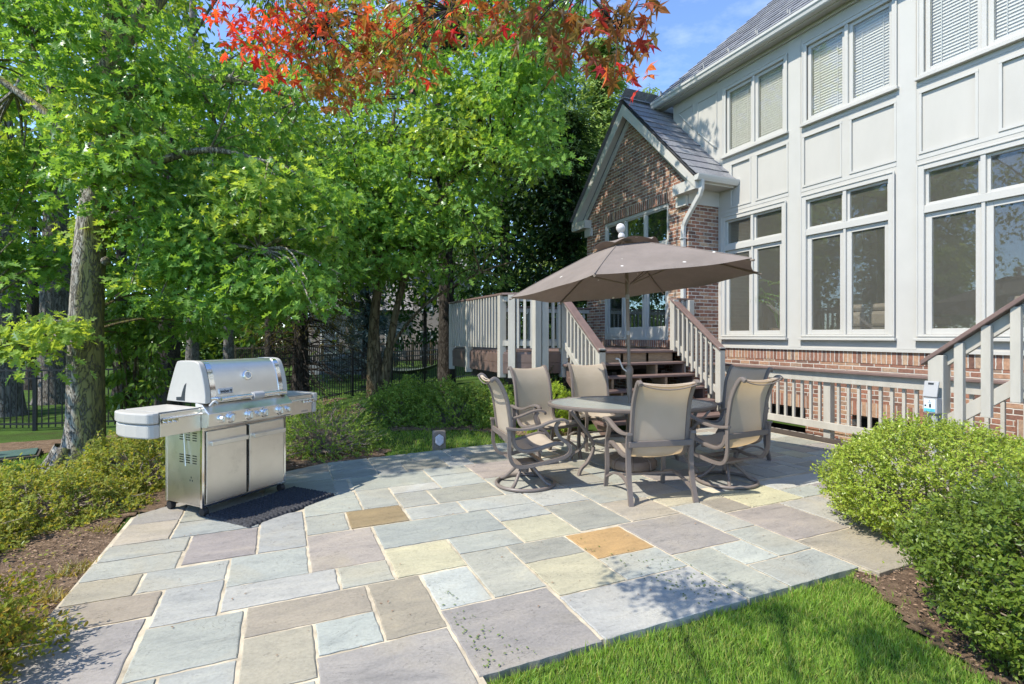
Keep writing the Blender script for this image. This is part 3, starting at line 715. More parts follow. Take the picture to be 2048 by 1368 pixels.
ca = me.color_attributes.new('stone', 'FLOAT_COLOR', 'CORNER')
cols = []
for f, c in zip(me.polygons, Cp): cols += [(*c, 1.0)] * f.loop_total
ca.data.foreach_set('color', np.array(cols, dtype=np.float32).ravel())
me.materials.append(MATS['bluestone'])
patio = bpy.data.objects.new('patio', me); COL.objects.link(patio)
tag(patio, 'patio paved with random rectangular bluestone flags', 'patio', kind='structure')
mb = MB(); outl = [(-1.11, 1.72), (.79, 1.72), (.79, 2.085), (3.31, 2.085), (3.37, 1.985), (4.9, 1.985), (6.8, 2.4), (6.8, 6.56), (4.0, 6.56), (2.9, 6.45), (.49, 6.262), (.07, 6.035), (-1.10, 5.035)]
mb.prism(outl, 'z', -.12, -.0015); mo = mb.build('patio_mortar', 'mortar'); tag(mo, 'cream mortar bed showing in the joints of the patio', 'mortar', kind='structure')
# ---------------------------------------------------------------- the house
XW, XG = 7.785, 7.03
house = thing('house', 'pale grey two-storey house with brick gable wing and slate roof beside the patio', 'house', (7.8, 6.0, 0))
def wall_x(mb, x, y0, y1, z0, z1, openings, depth):
    """wall facing -x with rectangular openings (ya,yb,za,zb) and reveals"""
    Y = sorted(set([y0, y1] + [v for o in openings for v in o[:2] if y0 < v < y1])); Z = sorted(set([z0, z1] + [v for o in openings for v in o[2:4] if z0 < v < z1]))
    for a, b in zip(Y, Y[1:]):
        for c, d in zip(Z, Z[1:]):
            m, n = (a + b) / 2, (c + d) / 2
            if any(o[0] < m < o[1] and o[2] < n < o[3] for o in openings): continue
            mb.poly((x, a, c), (x, a, d), (x, b, d), (x, b, c))
    for o in openings:
        a, b, c, d = o[:4]; e = x + (o[4] if len(o) > 4 else depth)
        mb.poly((x, a, c), (e, a, c), (e, a, d), (x, a, d)); mb.poly((x, b, c), (e, b, c), (e, b, d), (x, b, d))
        mb.poly((x, a, c), (e, a, c), (e, b, c), (x, b, c)); mb.poly((x, a, d), (e, a, d), (e, b, d), (x, b, d))
LW = [(6.03, 7.41), (4.35, 5.74), (2.66, 4.06), (.97, 2.37)]
UW = [(6.01, 7.38), (4.32, 5.72), (2.65, 4.05), (.96, 2.36)]
def yw(px, x=XW): return x / math.tan(math.atan((px - CX) / F) + YAW)
PANEL = [(yw(1501), yw(1462.5)), (yw(1575), yw(1513)), (yw(1682), yw(1607)), (yw(1791), yw(1701.5)), (yw(1954), yw(1841)), (2.66, 3.20), (1.4, 2.3)]
mb = MB()
ops = [(a + .07, b - .07, 1.45, 3.70, .14) for a, b in LW] + [(a + .06, b - .06, 4.92, 6.19, .14) for a, b in UW] + [(a, b, 3.90, 4.71, .022) for a, b in PANEL]
wall_x(mb, XW, -3, 8.78, 1.255, 6.6, ops, .14)
for a, b in PANEL: mb.poly((XW + .022, a, 3.90), (XW + .022, a, 4.71), (XW + .022, b, 4.71), (XW + .022, b, 3.90))
mb.poly((XW, 8.78, 4), (XW, 8.78, 6.6), (XW + 2, 8.78, 6.6), (XW + 2, 8.78, 4))
mb.build('wall', 'house_paint', house)
# panel mouldings, belt joints and water table
mb = MB()
for a, b in PANEL:
    for (p, q) in (((a, 3.90), (b, 3.90)), ((a, 4.71), (b, 4.71))): mb.box(XW - .012, XW + .012, p[0] - .018, q[0] + .018, p[1] - .016, p[1] + .016)
    for y in (a, b): mb.box(XW - .010, XW + .010, y - .015, y + .015, 3.916, 4.694)
mb.box(XW - .022, XW + .05, -3, 7.52, 1.235, 1.275)
for a, b in ((5.768, 5.99), (4.088, 4.328), (2.402, 2.628)): mb.box(XW - .008, XW + .01, a, b, 1.279, 6.395)
for a, b in ((5.995, 7.45), (4.332, 5.763), (2.632, 4.083)):
    for z in (3.815, 4.80): mb.box(XW - .005, XW + .01, a, b, z, z + .05)
def at_x(px, py, x):
    r = _fw + _rt * ((px - CX) / F) + np.array([0, 0, (HY - py) / F]); return np.array([0, 0, CAMH]) + r * (x / r[0])
for P in ([(1396, 265), (1396, 206), (1433.5, 185), (1433.5, 296)], [(1357, 228), (1385, 210.5), (1385, 255.5)]):
    q = [at_x(px, py, XW - .006) for px, py in P]
    for i in range(len(q)): mb.beam(q[i], q[(i + 1) % len(q)], .02, .032, up=(-1, 0, 0), over=.012)
mb.build('panel_moulding', 'trim_paint', house)
def ring(mb, x0, x1, a, b, c, d, w, wb=None):
    wb = wb or w
    mb.box(x0, x1, a, a + w, c, d); mb.box(x0, x1, b - w, b, c, d); mb.box(x0, x1, a + w, b - w, c, c + wb); mb.box(x0, x1, a + w, b - w, d - w, d)
def sash(parent, a, b, c, d, w, x=7.80, glass='window_glass', wb=None):
    m = MB(); ring(m, x, x + .045, a, b, c, d, w, wb); s = m.build('sash', 'trim_paint', parent, bevel=.004)
    m = MB(); m.box(x + .018, x + .024, a + w - .004, b - w + .004, c + (wb or w) - .004, d - w + .004); m.build('pane', glass, parent)
for a, b in LW:
    m = MB(); ring(m, XW - .032, XW + .02, a, b, 1.43, 3.735, .075, .05)
    ring(m, XW - .045, XW - .030, a - .012, b + .012, 1.45, 3.75, .022)
    c = (a + b) / 2
    m.box(XW - .022, XW + .03, c - .026, c + .026, 3.185, 3.66)           # transom mullion
    m.box(XW - .026, XW + .03, a + .075, b - .075, 3.085, 3.185)          # transom bar
    m.box(XW - .018, XW + .03, c - .018, c + .018, 1.48, 3.085)
    w = m.build('window', 'trim_paint', house, bevel=.004)
    m = MB(); m.box(XW - .075, XW + .02, a - .03, b + .03, 1.395, 1.432); m.build('sill', 'trim_paint', w, bevel=.005)
    for (p, q) in ((a + .075, c - .018), (c + .018, b - .075)): sash(w, p, q, 1.482, 3.083, .07, wb=.075)
    for (p, q) in ((a + .075, c - .026), (c + .026, b - .075)): sash(w, p, q, 3.187, 3.66, .035)
for a, b in UW:
    m = MB(); ring(m, XW - .03, XW + .02, a, b, 4.90, 6.215, .06, .05); ring(m, XW - .042, XW - .028, a - .01, b + .01, 4.91, 6.23, .02)
    c = (a + b) / 2; m.box(XW - .02, XW + .03, c - .025, c + .025, 4.95, 6.155)
    w = m.build('window', 'trim_paint', house, bevel=.004)
    m = MB(); m.box(XW - .07, XW + .02, a - .03, b + .03, 4.862, 4.90); m.build('sill', 'trim_paint', w, bevel=.005)
    for (p, q) in ((a + .06, c - .025), (c + .025, b - .06)):
        sash(w, p, q, 4.952, 6.153, .055)
        m = MB(); z = 5.0
        while z < 6.10:
            A = Vector((7.872, 0, z)); Mx = Matrix.Translation((7.875, (p + q) / 2, z)) @ Matrix.Rotation(R(-65), 4, 'Y')
            m.box(-.0265, .0265, -(q - p) / 2 + .05, (q - p) / 2 - .05, -.0012, .0012, Mx); z += .0425
        m.box(7.85, 7.90, p + .045, q - .045, 6.09, 6.14)
        for yy in (p + .16, q - .16): m.box(7.848, 7.851, yy - .004, yy + .004, 5.0, 6.1)
        m.build('blind', 'blind_white', w)
# brick plinth with well windows
mb = MB(); WELL = [(4.08, 4.95), (5.70, 6.60), (2.1, 3.0)]
wall_x(mb, 7.80, -3, 7.52, -1.3, 1.062, [(a, b, -.75, .285, .2) for a, b in WELL], .2)
mb.poly((7.80, -3, 1.062), (7.80, 7.52, 1.062), (7.9, 7.52, 1.062), (7.9, -3, 1.062))
mb.build('brick_wall', 'brick_x', house)
mb = MB(); mb.box(7.794, 7.9, -3, 7.52, 1.062, 1.236); mb.build('soldier_course', 'brick_soldier', house)
for a, b in WELL: mb = MB(); mb.box(7.794, 7.81, a - .07, b + .07, .287, .49); mb.build('soldier_course', 'brick_soldier', house)
for a, b in WELL:
    m = MB(); ring(m, 7.90, 7.95, a, b, -.75, .285, .05); w = m.build('window', 'dark_timber', house)
    m = MB(); m.box(7.93, 7.94, a, b, -.75, .285); m.build('pane', 'dark_void', w)
# light well lining
mb = MB(); mb.poly((7.25, -3, -1.3), (7.8, -3, -1.3), (7.8, 7.52, -1.3), (7.25, 7.52, -1.3)); mb.box(7.10, 7.25, -3, 7.5, -1.3, -.012)
o = mb.build('light_well', 'concrete'); tag(o, 'concrete lining of the light well along the house', 'light well', kind='structure')
# brick gable wing
mb = MB(); DO = (8.07, 10.31, 1.375, 4.12)
g = XG
mb.poly((g, 7.52, -.3), (g, 7.52, 4.3), (g, DO[0], 4.3), (g, DO[0], -.3)); mb.poly((g, DO[1], -.3), (g, DO[1], 4.3), (g, 11.06, 4.3), (g, 11.06, -.3))
mb.poly((g, DO[0], -.3), (g, DO[0], DO[2]), (g, DO[1], DO[2]), (g, DO[1], -.3)); mb.poly((g, DO[0], DO[3]), (g, DO[0], 4.3), (g, DO[1], 4.3), (g, DO[1], DO[3]))
mb.poly((g, 7.52, 4.3), (g, 9.29, 6.17), (g, 11.06, 4.3))
for y in (DO[0], DO[1]): mb.poly((g, y, DO[2]), (g + .12, y, DO[2]), (g + .12, y, DO[3]), (g, y, DO[3]))
mb.poly((g, DO[0], DO[3]), (g + .12, DO[0], DO[3]), (g + .12, DO[1], DO[3]), (g, DO[1], DO[3]))
mb.build('gable_wall', 'brick_x', house)
mb = MB(); mb.poly((g, 7.52, -.3), (7.80, 7.52, -.3), (7.80, 7.52, 4.2), (g, 7.52, 4.2)); mb.build('side_wall', 'brick_y', house)
mb = MB(); mb.poly((g, 11.06, -.3), (10, 11.06, -.3), (10, 11.06, 4.3), (g, 11.06, 4.3)); mb.build('side_wall', 'brick_y', house)
mb = MB(); mb.box(g - .006, g + .05, DO[0] - .08, DO[1] + .08, 4.122, 4.325); mb.build('soldier_course', 'brick_soldier', house)
mb = MB(); mb.box(g - .05, g + .02, DO[0] - .05, DO[1] + .05, 1.235, 1.373); mb.build('door_step', 'brick_soldier', house)
# patio doors with transom lights
m = MB(); ring(m, g + .02, g + .10, DO[0] + .002, DO[1] - .002, DO[2] + .002, DO[3] - .002, .07, .05)
third = (DO[1] - DO[0] - .14) / 3; ys_ = [DO[0] + .07 + third * i for i in range(4)]
m.box(g + .025, g + .095, DO[0] + .07, DO[1] - .07, 3.27, 3.37)
for y in ys_[1:3]: m.box(g + .028, g + .09, y - .03, y + .03, 1.425, 3.27); m.box(g + .028, g + .09, y - .03, y + .03, 3.37, 4.05)
dr = m.build('door', 'trim_paint', house, bevel=.004)
for i in range(3):
    a, b = ys_[i] + (.03 if i else 0), ys_[i + 1] - (.03 if i < 2 else 0)
    sash(dr, a, b, 3.372, 4.048, .03, x=g + .045, glass='door_glass'); sash(dr, a, b, 1.427, 3.268, .075, x=g + .045, glass='door_glass', wb=.23)
m = MB(); ring(m, g + .012, g + .03, ys_[2] + .035, ys_[3] - .005, 1.44, 3.25, .05, .09); m.build('screen_frame', 'grey_plastic', dr)
m = MB(); m.box(g + .01, g + .035, ys_[1] + .05, ys_[1] + .075, 2.28, 2.45); m.build('handle', 'chrome', dr)
# inside rooms seen through the glass
mb = MB()
mb.poly((12.3, -1, 1.3), (12.3, 7.45, 1.3), (12.3, 7.45, 4.0), (12.3, -1, 4.0)); mb.poly((7.99, 7.45, 1.3), (12.3, 7.45, 1.3), (12.3, 7.45, 4.0), (7.99, 7.45, 4.0)); mb.poly((7.99, -1, 1.3), (12.3, -1, 1.3), (12.3, -1, 4.0), (7.99, -1, 4.0))
mb.poly((7.99, -1, 4.0), (7.99, 7.45, 4.0), (12.3, 7.45, 4.0), (12.3, -1, 4.0)); mb.box(9.6, 10.0, 5.9, 6.25, 1.3, 4.0); mb.box(11.9, 12.2, 3.6, 5.0, 1.3, 3.4)
mb.poly((7.93, -1, 4.9), (7.93, 8.7, 4.9), (7.93, 8.7, 6.3), (7.93, -1, 6.3))
mb.poly((12, 7.6, 1.38), (12, 11, 1.38), (12, 11, 4.2), (12, 7.6, 4.2)); mb.poly((7.16, 7.6, 1.38), (12, 7.6, 1.38), (12, 7.6, 4.2), (7.16, 7.6, 4.2)); mb.poly((7.16, 11, 1.38), (12, 11, 1.38), (12, 11, 4.2), (7.16, 11, 4.2)); mb.poly((7.16, 7.6, 4.2), (12, 7.6, 4.2), (12, 11, 4.2), (7.16, 11, 4.2))
mb.build('interior_wall', 'interior_wall', house)
mb = MB(); mb.poly((7.99, -1, 1.30), (12.3, -1, 1.30), (12.3, 7.45, 1.30), (7.99, 7.45, 1.30)); mb.poly((7.16, 7.6, 1.38), (12, 7.6, 1.38), (12, 11, 1.38), (7.16, 11, 1.38)); mb.build('interior_floor', 'interior_floor', house)
# eaves
mb = MB(); mb.prism([(7.565, 6.455), (7.475, 6.455), (7.455, 6.475), (7.445, 6.52), (7.425, 6.545), (7.425, 6.59), (7.437, 6.59), (7.45, 6.575), (7.565, 6.575)], 'y', -3, 9.12); mb.build('gutter', 'gutter_paint', house)
mb = MB(); mb.box(7.567, 7.60, -3, 9.1, 6.44, 6.60); mb.box(7.60, 7.784, -3, 9.1, 6.465, 6.49); mb.box(7.745, 7.784, -3, 7.5, 6.40, 6.464); mb.box(7.567, 9, 9.1, 9.13, 6.44, 6.60); mb.build('fascia', 'trim_paint', house)
def slates(mb, P, A, U, lim, rows, expo=.19, w=.24, seed=1):
    rr = random.Random(seed); P = Vector(P); A = Vector(A).normalized(); U = Vector(U).normalized(); Nn = A.cross(U)
    if Nn.z < 0: Nn = -Nn
    for k in range(rows):
        t0 = k * expo; t1 = t0 + expo * 1.15; a0, a1 = lim(t0 + expo / 2); a = a0 - (w * .5 if k % 2 else 0)
        while a < a1:
            ww = w * rr.uniform(.72, 1.2); b0, b1 = max(a, a0) + .002, min(a + ww, a1) - .002; a += ww
            if b1 - b0 < .03: continue
            h = rr.uniform(.020, .028); s = rr.uniform(-.006, .006)
            q = [P + A * b0 + U * (t0 + s), P + A * b1 + U * (t0 + s), P + A * b1 + U * t1, P + A * b0 + U * t1]
            up = [q[0] + Nn * h, q[1] + Nn * h, q[2] + Nn * .006, q[3] + Nn * .006]; lo = [q[0] + Nn * (h - .014), q[1] + Nn * (h - .014)]
            mb.add(up + lo, [(0, 1, 2, 3), (0, 4, 5, 1)])
s2 = math.sqrt(.5)
mb = MB(); slates(mb, (7.44, 0, 6.585), (0, 1, 0), (s2, 0, s2), lambda t: (-3, 9.14 - t * s2), 17, seed=3)
mb.add([(7.46, -3, 6.59), (7.46, 9.12, 6.59), (10.0, 6.58, 9.13), (10.0, -3, 9.13)], [(0, 1, 2, 3)])
mb.add([(7.46, 9.12, 6.59), (10, 6.58, 9.13), (14, 9.12, 6.59)], [(0, 1, 2)])
rf = mb.build('roof', 'slate', house)
y = 8.95
while y > 2.5:
    for dy, dt in ((0, .16), (-.10, .05)):
        c = Vector((7.46 + dt * s2, y + dy, 6.60 + dt * s2)); m = MB(); m.box(c.x - .004, c.x + .03, c.y - .014, c.y + .014, c.z - .01, c.z + .10); m.build('snow_guard', 'slate_light', rf)
    y -= .62
u46 = math.atan2(6.60 - 4.36, 9.29 - 7.12); cu, su = math.cos(u46), math.sin(u46)
mb = MB(); RL = (9.29 - 7.12) / cu
slates(mb, (0, 7.10, 4.385), (1, 0, 0), (0, cu, su), lambda t: (6.78, 7.79) if t < RL * .74 else (6.78, 9.0), int(RL / .255) + 1, expo=.257, w=.36, seed=9)
slates(mb, (0, 11.48, 4.385), (1, 0, 0), (0, -cu, su), lambda t: (6.78, 9.5), int(RL / .255) + 1, expo=.257, w=.36, seed=10)
mb.add([(6.80, 7.14, 4.38), (7.79, 7.14, 4.38), (9, 9.29, 6.60), (6.80, 9.29, 6.60)], [(0, 1, 2, 3)]); mb.add([(6.80, 11.44, 4.38), (9.5, 11.44, 4.38), (9.5, 9.29, 6.60), (6.80, 9.29, 6.60)], [(0, 1, 2, 3)])
mb.beam((6.78, 9.29, 6.635), (9.0, 9.29, 6.635), .22, .02)
mb.build('roof', 'slate', house)
mb = MB()
for sgn, ye in ((1, 7.13), (-1, 11.45)):
    e = Vector((6.815, ye, 4.31)); p = Vector((6.815, 9.29, 6.535)); dn = Vector((0, 0, -.11))
    # barge board, soffit of the overhang and inner frieze board following the rake
    hh = .26
    mb.add([e, p, p - Vector((0, 0, hh)), e - Vector((0, -sgn * .0, hh * .62))] + [q + Vector((.028, 0, 0)) for q in (e, p, p - Vector((0, 0, hh)), e - Vector((0, 0, hh * .62)))], [(0, 1, 2, 3), (7, 6, 5, 4), (0, 4, 5, 1), (3, 2, 6, 7), (0, 3, 7, 4)])
    d2 = Vector((0, 0, -.10)); e2 = e + d2 + Vector((.028, 0, 0)); p2 = p + d2 + Vector((.028, 0, 0))
    mb.add([e2, p2, p2 + Vector((.185, 0, 0)), e2 + Vector((.185, 0, 0))], [(0, 1, 2, 3)])
    e3 = Vector((7.0, ye + sgn * .3, 4.31 + .3 * su / cu - .19)); p3 = Vector((7.0, 9.29, 6.535 - .20))
    mb.add([e3, p3, p3 - Vector((0, 0, .17)), e3 - Vector((0, 0, .17))] + [q + Vector((.028, 0, 0)) for q in (e3, p3, p3 - Vector((0, 0, .17)), e3 - Vector((0, 0, .17)))], [(0, 1, 2, 3), (7, 6, 5, 4), (0, 4, 5, 1), (3, 2, 6, 7)])
    # eave return box and frieze under it
    a, b = sorted((ye - sgn * .005, ye + sgn * .60)); mb.box(6.83, 7.026, a, b, 4.13, 4.33)
    a, b = sorted((ye + sgn * .39, ye + sgn * .66)); mb.box(6.96, 7.027, a, b, 3.93, 4.128)
mb.box(6.86, 7.78, 7.14, 7.515, 4.25, 4.275); mb.box(7.02, 7.78, 7.49, 7.517, 3.96, 4.249); mb.box(6.84, 7.78, 7.13, 7.15, 4.24, 4.36)
mb.build('barge_board', 'trim_paint', house)
mb = MB(); mb.prism([(7.13, 4.27), (7.055, 4.27), (7.03, 4.31), (7.015, 4.35), (7.015, 4.375), (7.03, 4.372), (7.13, 4.36)], 'x', 6.80, 7.80); mb.build('gutter', 'gutter_paint', house)
mb = MB(); rc = [(-1, -.8), (1, -.8), (1, .8), (-1, .8)]
mb.tube([(6.93, 7.08, 4.29), (6.93, 7.09, 4.12), (6.935, 7.14, 4.02), (6.96, 7.50, 3.66), (6.972, 7.58, 3.56), (6.975, 7.60, 3.44), (6.975, 7.60, 2.2), (6.975, 7.60, .2)], .042, prof=rc, up=(1, 0, 0))
for z in (3.3, 1.9): mb.box(6.92, 7.028, 7.55, 7.65, z, z + .03)
mb.build('downspout', 'gutter_paint', house, bevel=.008)
# things indoors
def sofa(loc, ln, label):
    t = thing('sofa', label, 'sofa', loc)
    x, y, z = loc
    m = MB(); m.box(x - .40, x + .40, y, y + ln, z, z + .30); m.build('base', 'sofa_dark', t, bevel=.03)
    m = MB(); m.box(x - .42, x - .20, y + .02, y + ln - .02, z + .302, z + .54); m.build('backrest', 'sofa_fabric', t, bevel=.05)
    m = MB(); m.box(x - .38, x - .22, y + .05, y + ln - .05, z + .545, z + .66); m.build('cushion', 'sofa_fabric', t, bevel=.05)
    m = MB(); m.box(x - .195, x + .38, y + .06, y + ln - .06, z + .302, z + .44); m.build('seat', 'sofa_fabric', t, bevel=.04)
sofa((8.75, 4.25, 1.303), 1.25, 'beige sofa behind the middle ground floor window'); sofa((8.75, 2.2, 1.303), 1.25, 'beige sofa behind the ground floor window above the stair rail')
t = thing('potted_palm', 'potted palm indoors behind the ground floor window nearest the brick wing', 'house plant', (8.35, 6.62, 1.303))
m = MB(); m.lathe([(.10, 0), (.15, .02), (.18, .30), (.16, .30), (.15, .27)], 20, (8.35, 6.62, 1.303)); m.build('pot', 'brown_plastic', t, smooth=40)
m = MB(); pr = random.Random(4)
for k in range(16):
    a = pr.uniform(0, 6.28); up = pr.uniform(.5, 1.0); base = Vector((8.35, 6.62, 1.55)); dirv = Vector((math.cos(a), math.sin(a), 0))
    tip = base + dirv * .32 + Vector((0, 0, up)); m.tube([base, base + dirv * .1 + Vector((0, 0, up * .6)), tip], [.006, .005, .003], 5)
    for j in range(11):
        b = (j / 10 - .5) * 2.4; d = (dirv * math.cos(b) + Vector((-dirv.y, dirv.x, 0)) * math.sin(b)) + Vector((0, 0, .25 - abs(b) * .3)); e = tip + d * .3 + Vector((0, 0, -.05)); sd = d.cross(Vector((0, 0, 1))).normalized() * .012
        md = tip + d * .15; m.add([tip, md + sd, e, md - sd], [(0, 1, 2, 3)])
m.build('fronds', 'palm_leaf', t)

# ---------------------------------------------------------------- the raised deck
DZ = 1.20
deck = thing('wooden_deck', 'raised timber deck with white balusters and brown rail in front of the brick gable', 'deck', (5.2, 9, 0))
corner = [(6.66, 7.44), (4.27, 7.44), (3.80, 7.40), (3.33, 7.72), (3.28, 9.30), (3.24, 10.25), (3.85, 10.95), (7.02, 10.95)]
mb = MB(); mb.prism(corner + [(7.0, 10.95), (7.0, 7.44)], 'z', DZ - .035, DZ); mb.build('floor', 'deck_brown', deck)
mb = MB()
for (a, b) in list(zip(corner, corner[1:]))[0:]:
    if a == corner[0]: continue
    a3 = Vector((*a, DZ - .105)); b3 = Vector((*b, DZ - .105)); mb.beam(a3, b3, .035, .14, over=.01); mb.beam(a3 - Vector((0, 0, .16)), b3 - Vector((0, 0, .16)), .03, .17, over=.005)
mb.build('fascia', 'deck_fascia', deck)
mb = MB()
for y in (8.2, 9.3, 10.3): mb.box(3.6, 7.0, y - .05, y + .05, DZ - .38, DZ - .04)
for x in (3.9, 5.4, 6.5): mb.box(x - .05, x + .05, 7.6, 10.8, DZ - .60, DZ - .38)
mb.build('joists', 'dark_timber', deck)
for x, y in ((3.9, 7.9), (3.9, 9.8), (5.4, 8.2), (5.4, 9.8), (4.6, 8.8)):
    mb = MB(); mb.box(x - .09, x + .09, y - .09, y + .09, gz(x, y) - .1, DZ - .60); mb.build('support_post', 'dark_timber', deck, bevel=.006)
def deck_post(parent, x, y, z0, z1, ang=0, w=.10, mat='deck_paint'):
    m = MB(); Mx = Matrix.Translation((x, y, 0)) @ Matrix.Rotation(ang, 4, 'Z'); m.box(-w / 2, w / 2, -w / 2, w / 2, z0, z1, Mx); return m.build('post', mat, parent, bevel=.005)
def run(parent, a, b, posts=True, gap=.125, bw=.042, z0=DZ, capz=.93, skip_end=False):
    """straight level guard rail: two rails, cap and balusters between a and b (x,y)"""
    a = Vector((*a, 0)); b = Vector((*b, 0)); d = b - a; L_ = d.length; d.normalize()
    m = MB(); m.beam(a + Vector((0, 0, z0 + .14)), b + Vector((0, 0, z0 + .14)), .04, .085); m.beam(a + Vector((0, 0, z0 + capz - .065)), b + Vector((0, 0, z0 + capz - .065)), .04, .09); m.build('rail', 'deck_paint', parent, bevel=.004)
    m = MB(); m.beam(a + Vector((0, 0, z0 + capz + .012)), b + Vector((0, 0, z0 + capz + .012)), .145, .036, over=.03); m.build('rail_cap', 'deck_brown', parent, bevel=.006)
    n = max(1, int(round(L_ / gap))); nrm = Vector((d.y, -d.x, 0)) * .043; ang = math.atan2(d.y, d.x)
    for k in range(1, n):
        p = a + d * (L_ * k / n) + nrm
        m = MB(); m.box(-bw / 2, bw / 2, -bw / 2, bw / 2, z0 + .06, z0 + capz - .01, Matrix.Translation(p) @ Matrix.Rotation(ang, 4, 'Z')); m.build('baluster', 'deck_paint', parent, bevel=.003)
C = corner
for (a, b) in ((C[2], C[1]), (C[3], C[2]), (C[4], C[3]), (C[5], C[4]), (C[6], C[5]), (C[7], C[6])): run(deck, a, b)
run(deck, (6.66, 7.46), (7.0, 7.46))
for (x, y, a) in ((4.27, 7.44, 0), (3.74, 7.375, .1), (3.88, 7.385, 0), (3.42, 7.62, -.6), (3.315, 7.80, 1.55), (3.27, 9.30, 1.55), (3.23, 10.25, 1.3), (3.85, 10.97, 0), (5.4, 10.97, 0), (6.62, 7.44, 0), (6.95, 7.40, 0)):
    deck_post(deck, x, y, DZ - .42 if y < 10.5 and x < 6 else DZ - .02, DZ + .925, a, .115)
# the stair down to the patio
st = thing('deck_stairs', 'brown open stairs with white railings leading down from the deck to the patio', 'stairs', (5.45, 6.8, 0))
for k in range(1, 6):
    z = DZ - .2 * k; y = 7.44 - .25 * k
    m = MB(); m.box(4.22, 6.68 + .05 * 0, y - .02, y + .26, z - .04, z); m.build('tread', 'deck_brown', st, bevel=.008)
m = MB(); m.box(4.22, 6.70, 7.40, 7.50, DZ - .042, DZ + .004); m.build('tread', 'deck_brown', st, bevel=.008)
for x in (4.30, 4.9, 5.45, 6.0, 6.60):
    m = MB(); pts = [(7.44, DZ - .045)]
    for k in range(1, 6): pts += [(7.44 - .25 * (k - 1) - .0, DZ - .2 * k - .042), (7.44 - .25 * k, DZ - .2 * k - .042)]
    pts += [(6.19, .0), (6.35, 0), (7.44, DZ - .42)]
    m.prism(pts, 'x', x - .022, x + .022); m.build('stringer', 'raw_timber' if 4.4 < x < 6.5 else 'deck_fascia', st)
m = MB(); m.box(4.3, 6.6, 7.452, 7.48, DZ - .25, DZ - .045); m.build('riser_board', 'raw_timber', st)
for x in (4.27, 6.62):
    zt, zb = DZ + .93, DZ + .93 - .80 * 1.09
    m = MB(); m.vbeam((x, 7.47, zt + .03), (x, 6.30, zb - .00), .15, .042); m.build('handrail', 'deck_brown', st, bevel=.006)
    m = MB(); m.vbeam((x, 7.39, zt - .06), (x, 6.40, zb + .03), .042, .10); m.vbeam((x, 7.39, DZ + .18), (x, 6.40, DZ + .18 - .8 * .99), .042, .11); m.build('rail', 'deck_paint', st, bevel=.004)
    m = MB(); m.box(x - .055, x + .055, 6.30, 6.41, .36 if x > 5 else .3, zb + .02); m.build('newel_post', 'deck_paint', st, bevel=.005)
    for k in range(1, 9):
        y = 7.39 - .99 * k / 9; dz = -.8 * (7.44 - y)
        m = MB(); m.box(x - .055 if x > 5 else x - .020, x - .015 if x > 5 else x + .020, y - .02, y + .02, DZ + dz + .03, DZ + .93 + dz - .03); m.build('baluster', 'deck_paint', st, bevel=.003)

# ---------------------------------------------------------------- guard railing along the light well
gr = thing('guard_railing', 'white guard railing with brown cap between the patio and the brick wall', 'railing', (6.91, 4.5, 0))
gy0, gy1, gx = .6, 6.95, 6.91
m = MB(); m.box(gx - .02, gx + .02, gy0, gy1, .165, .265); m.box(gx - .02, gx + .02, gy0, gy1, .82, .955); m.build('rail', 'deck_paint', gr, bevel=.004)
m = MB(); m.box(gx - .075, gx + .075, gy0, gy1, .957, .992); m.build('rail_cap', 'deck_brown', gr, bevel=.006)
for y in (4.75, 2.62, 6.9, .7):
    m = MB(); m.box(gx + .022, gx + .122, y - .05, y + .05, -.02, .90); m.build('post', 'deck_paint', gr, bevel=.005)
y = 6.75; bi = 0
while y > .9:
    if all(abs(y - q) > .09 for q in (4.75, 2.62)):
        m = MB(); m.box(gx + .022, gx + .058, y - .018, y + .018, .17, .90); m.build('baluster', 'deck_paint', gr, bevel=.003)
    y -= .135
m = MB(); m.box(6.83, 6.87, .6, 6.9, -.05, .055); m.box(6.83, 6.87, 4.9, 6.9, .056, .06); m.build('kerb_board', 'dark_timber', gr)

# ---------------------------------------------------------------- stair at the right with its rail
rsr = thing('side_stairs', 'grey stair rail with brown handrail climbing past the windows behind the right bush', 'stairs', (5.83, 2.2, 0))
xr, y0r, sl = 5.83, 2.86, .775
def zr(y): return 1.285 + (y0r - y) * sl
m = MB(); m.vbeam((xr, 2.99, zr(2.99) + .035), (xr, .6, zr(.6) + .035), .15, .05); m.build('handrail', 'deck_brown', rsr, bevel=.008)
m = MB(); m.vbeam((xr + .03, 2.84, zr(2.84) - .015), (xr + .03, .6, zr(.6) - .015), .04, .14); m.vbeam((xr + .03, 2.84, zr(2.84) - .62), (xr + .03, .6, zr(.6) - .62), .04, .15); m.build('rail', 'deck_paint', rsr, bevel=.004)
m = MB(); m.box(xr - .065, xr + .065, 2.80, 2.93, -.02, zr(2.86) - .01); m.build('newel_post', 'deck_paint', rsr, bevel=.006)
y = 2.69
while y > .7:
    m = MB(); m.box(xr - .045, xr + .008, y - .036, y + .036, zr(y) - .80 - .05, zr(y) - .02); m.build('baluster', 'deck_paint', rsr, bevel=.004); y -= .205
for k in range(8):
    z = .18 + .2 * k; y = 2.55 - .258 * k
    m = MB(); m.box(xr + .06, 6.8, y - .28, y, z - .04, z); m.build('tread', 'deck_brown', rsr, bevel=.008)
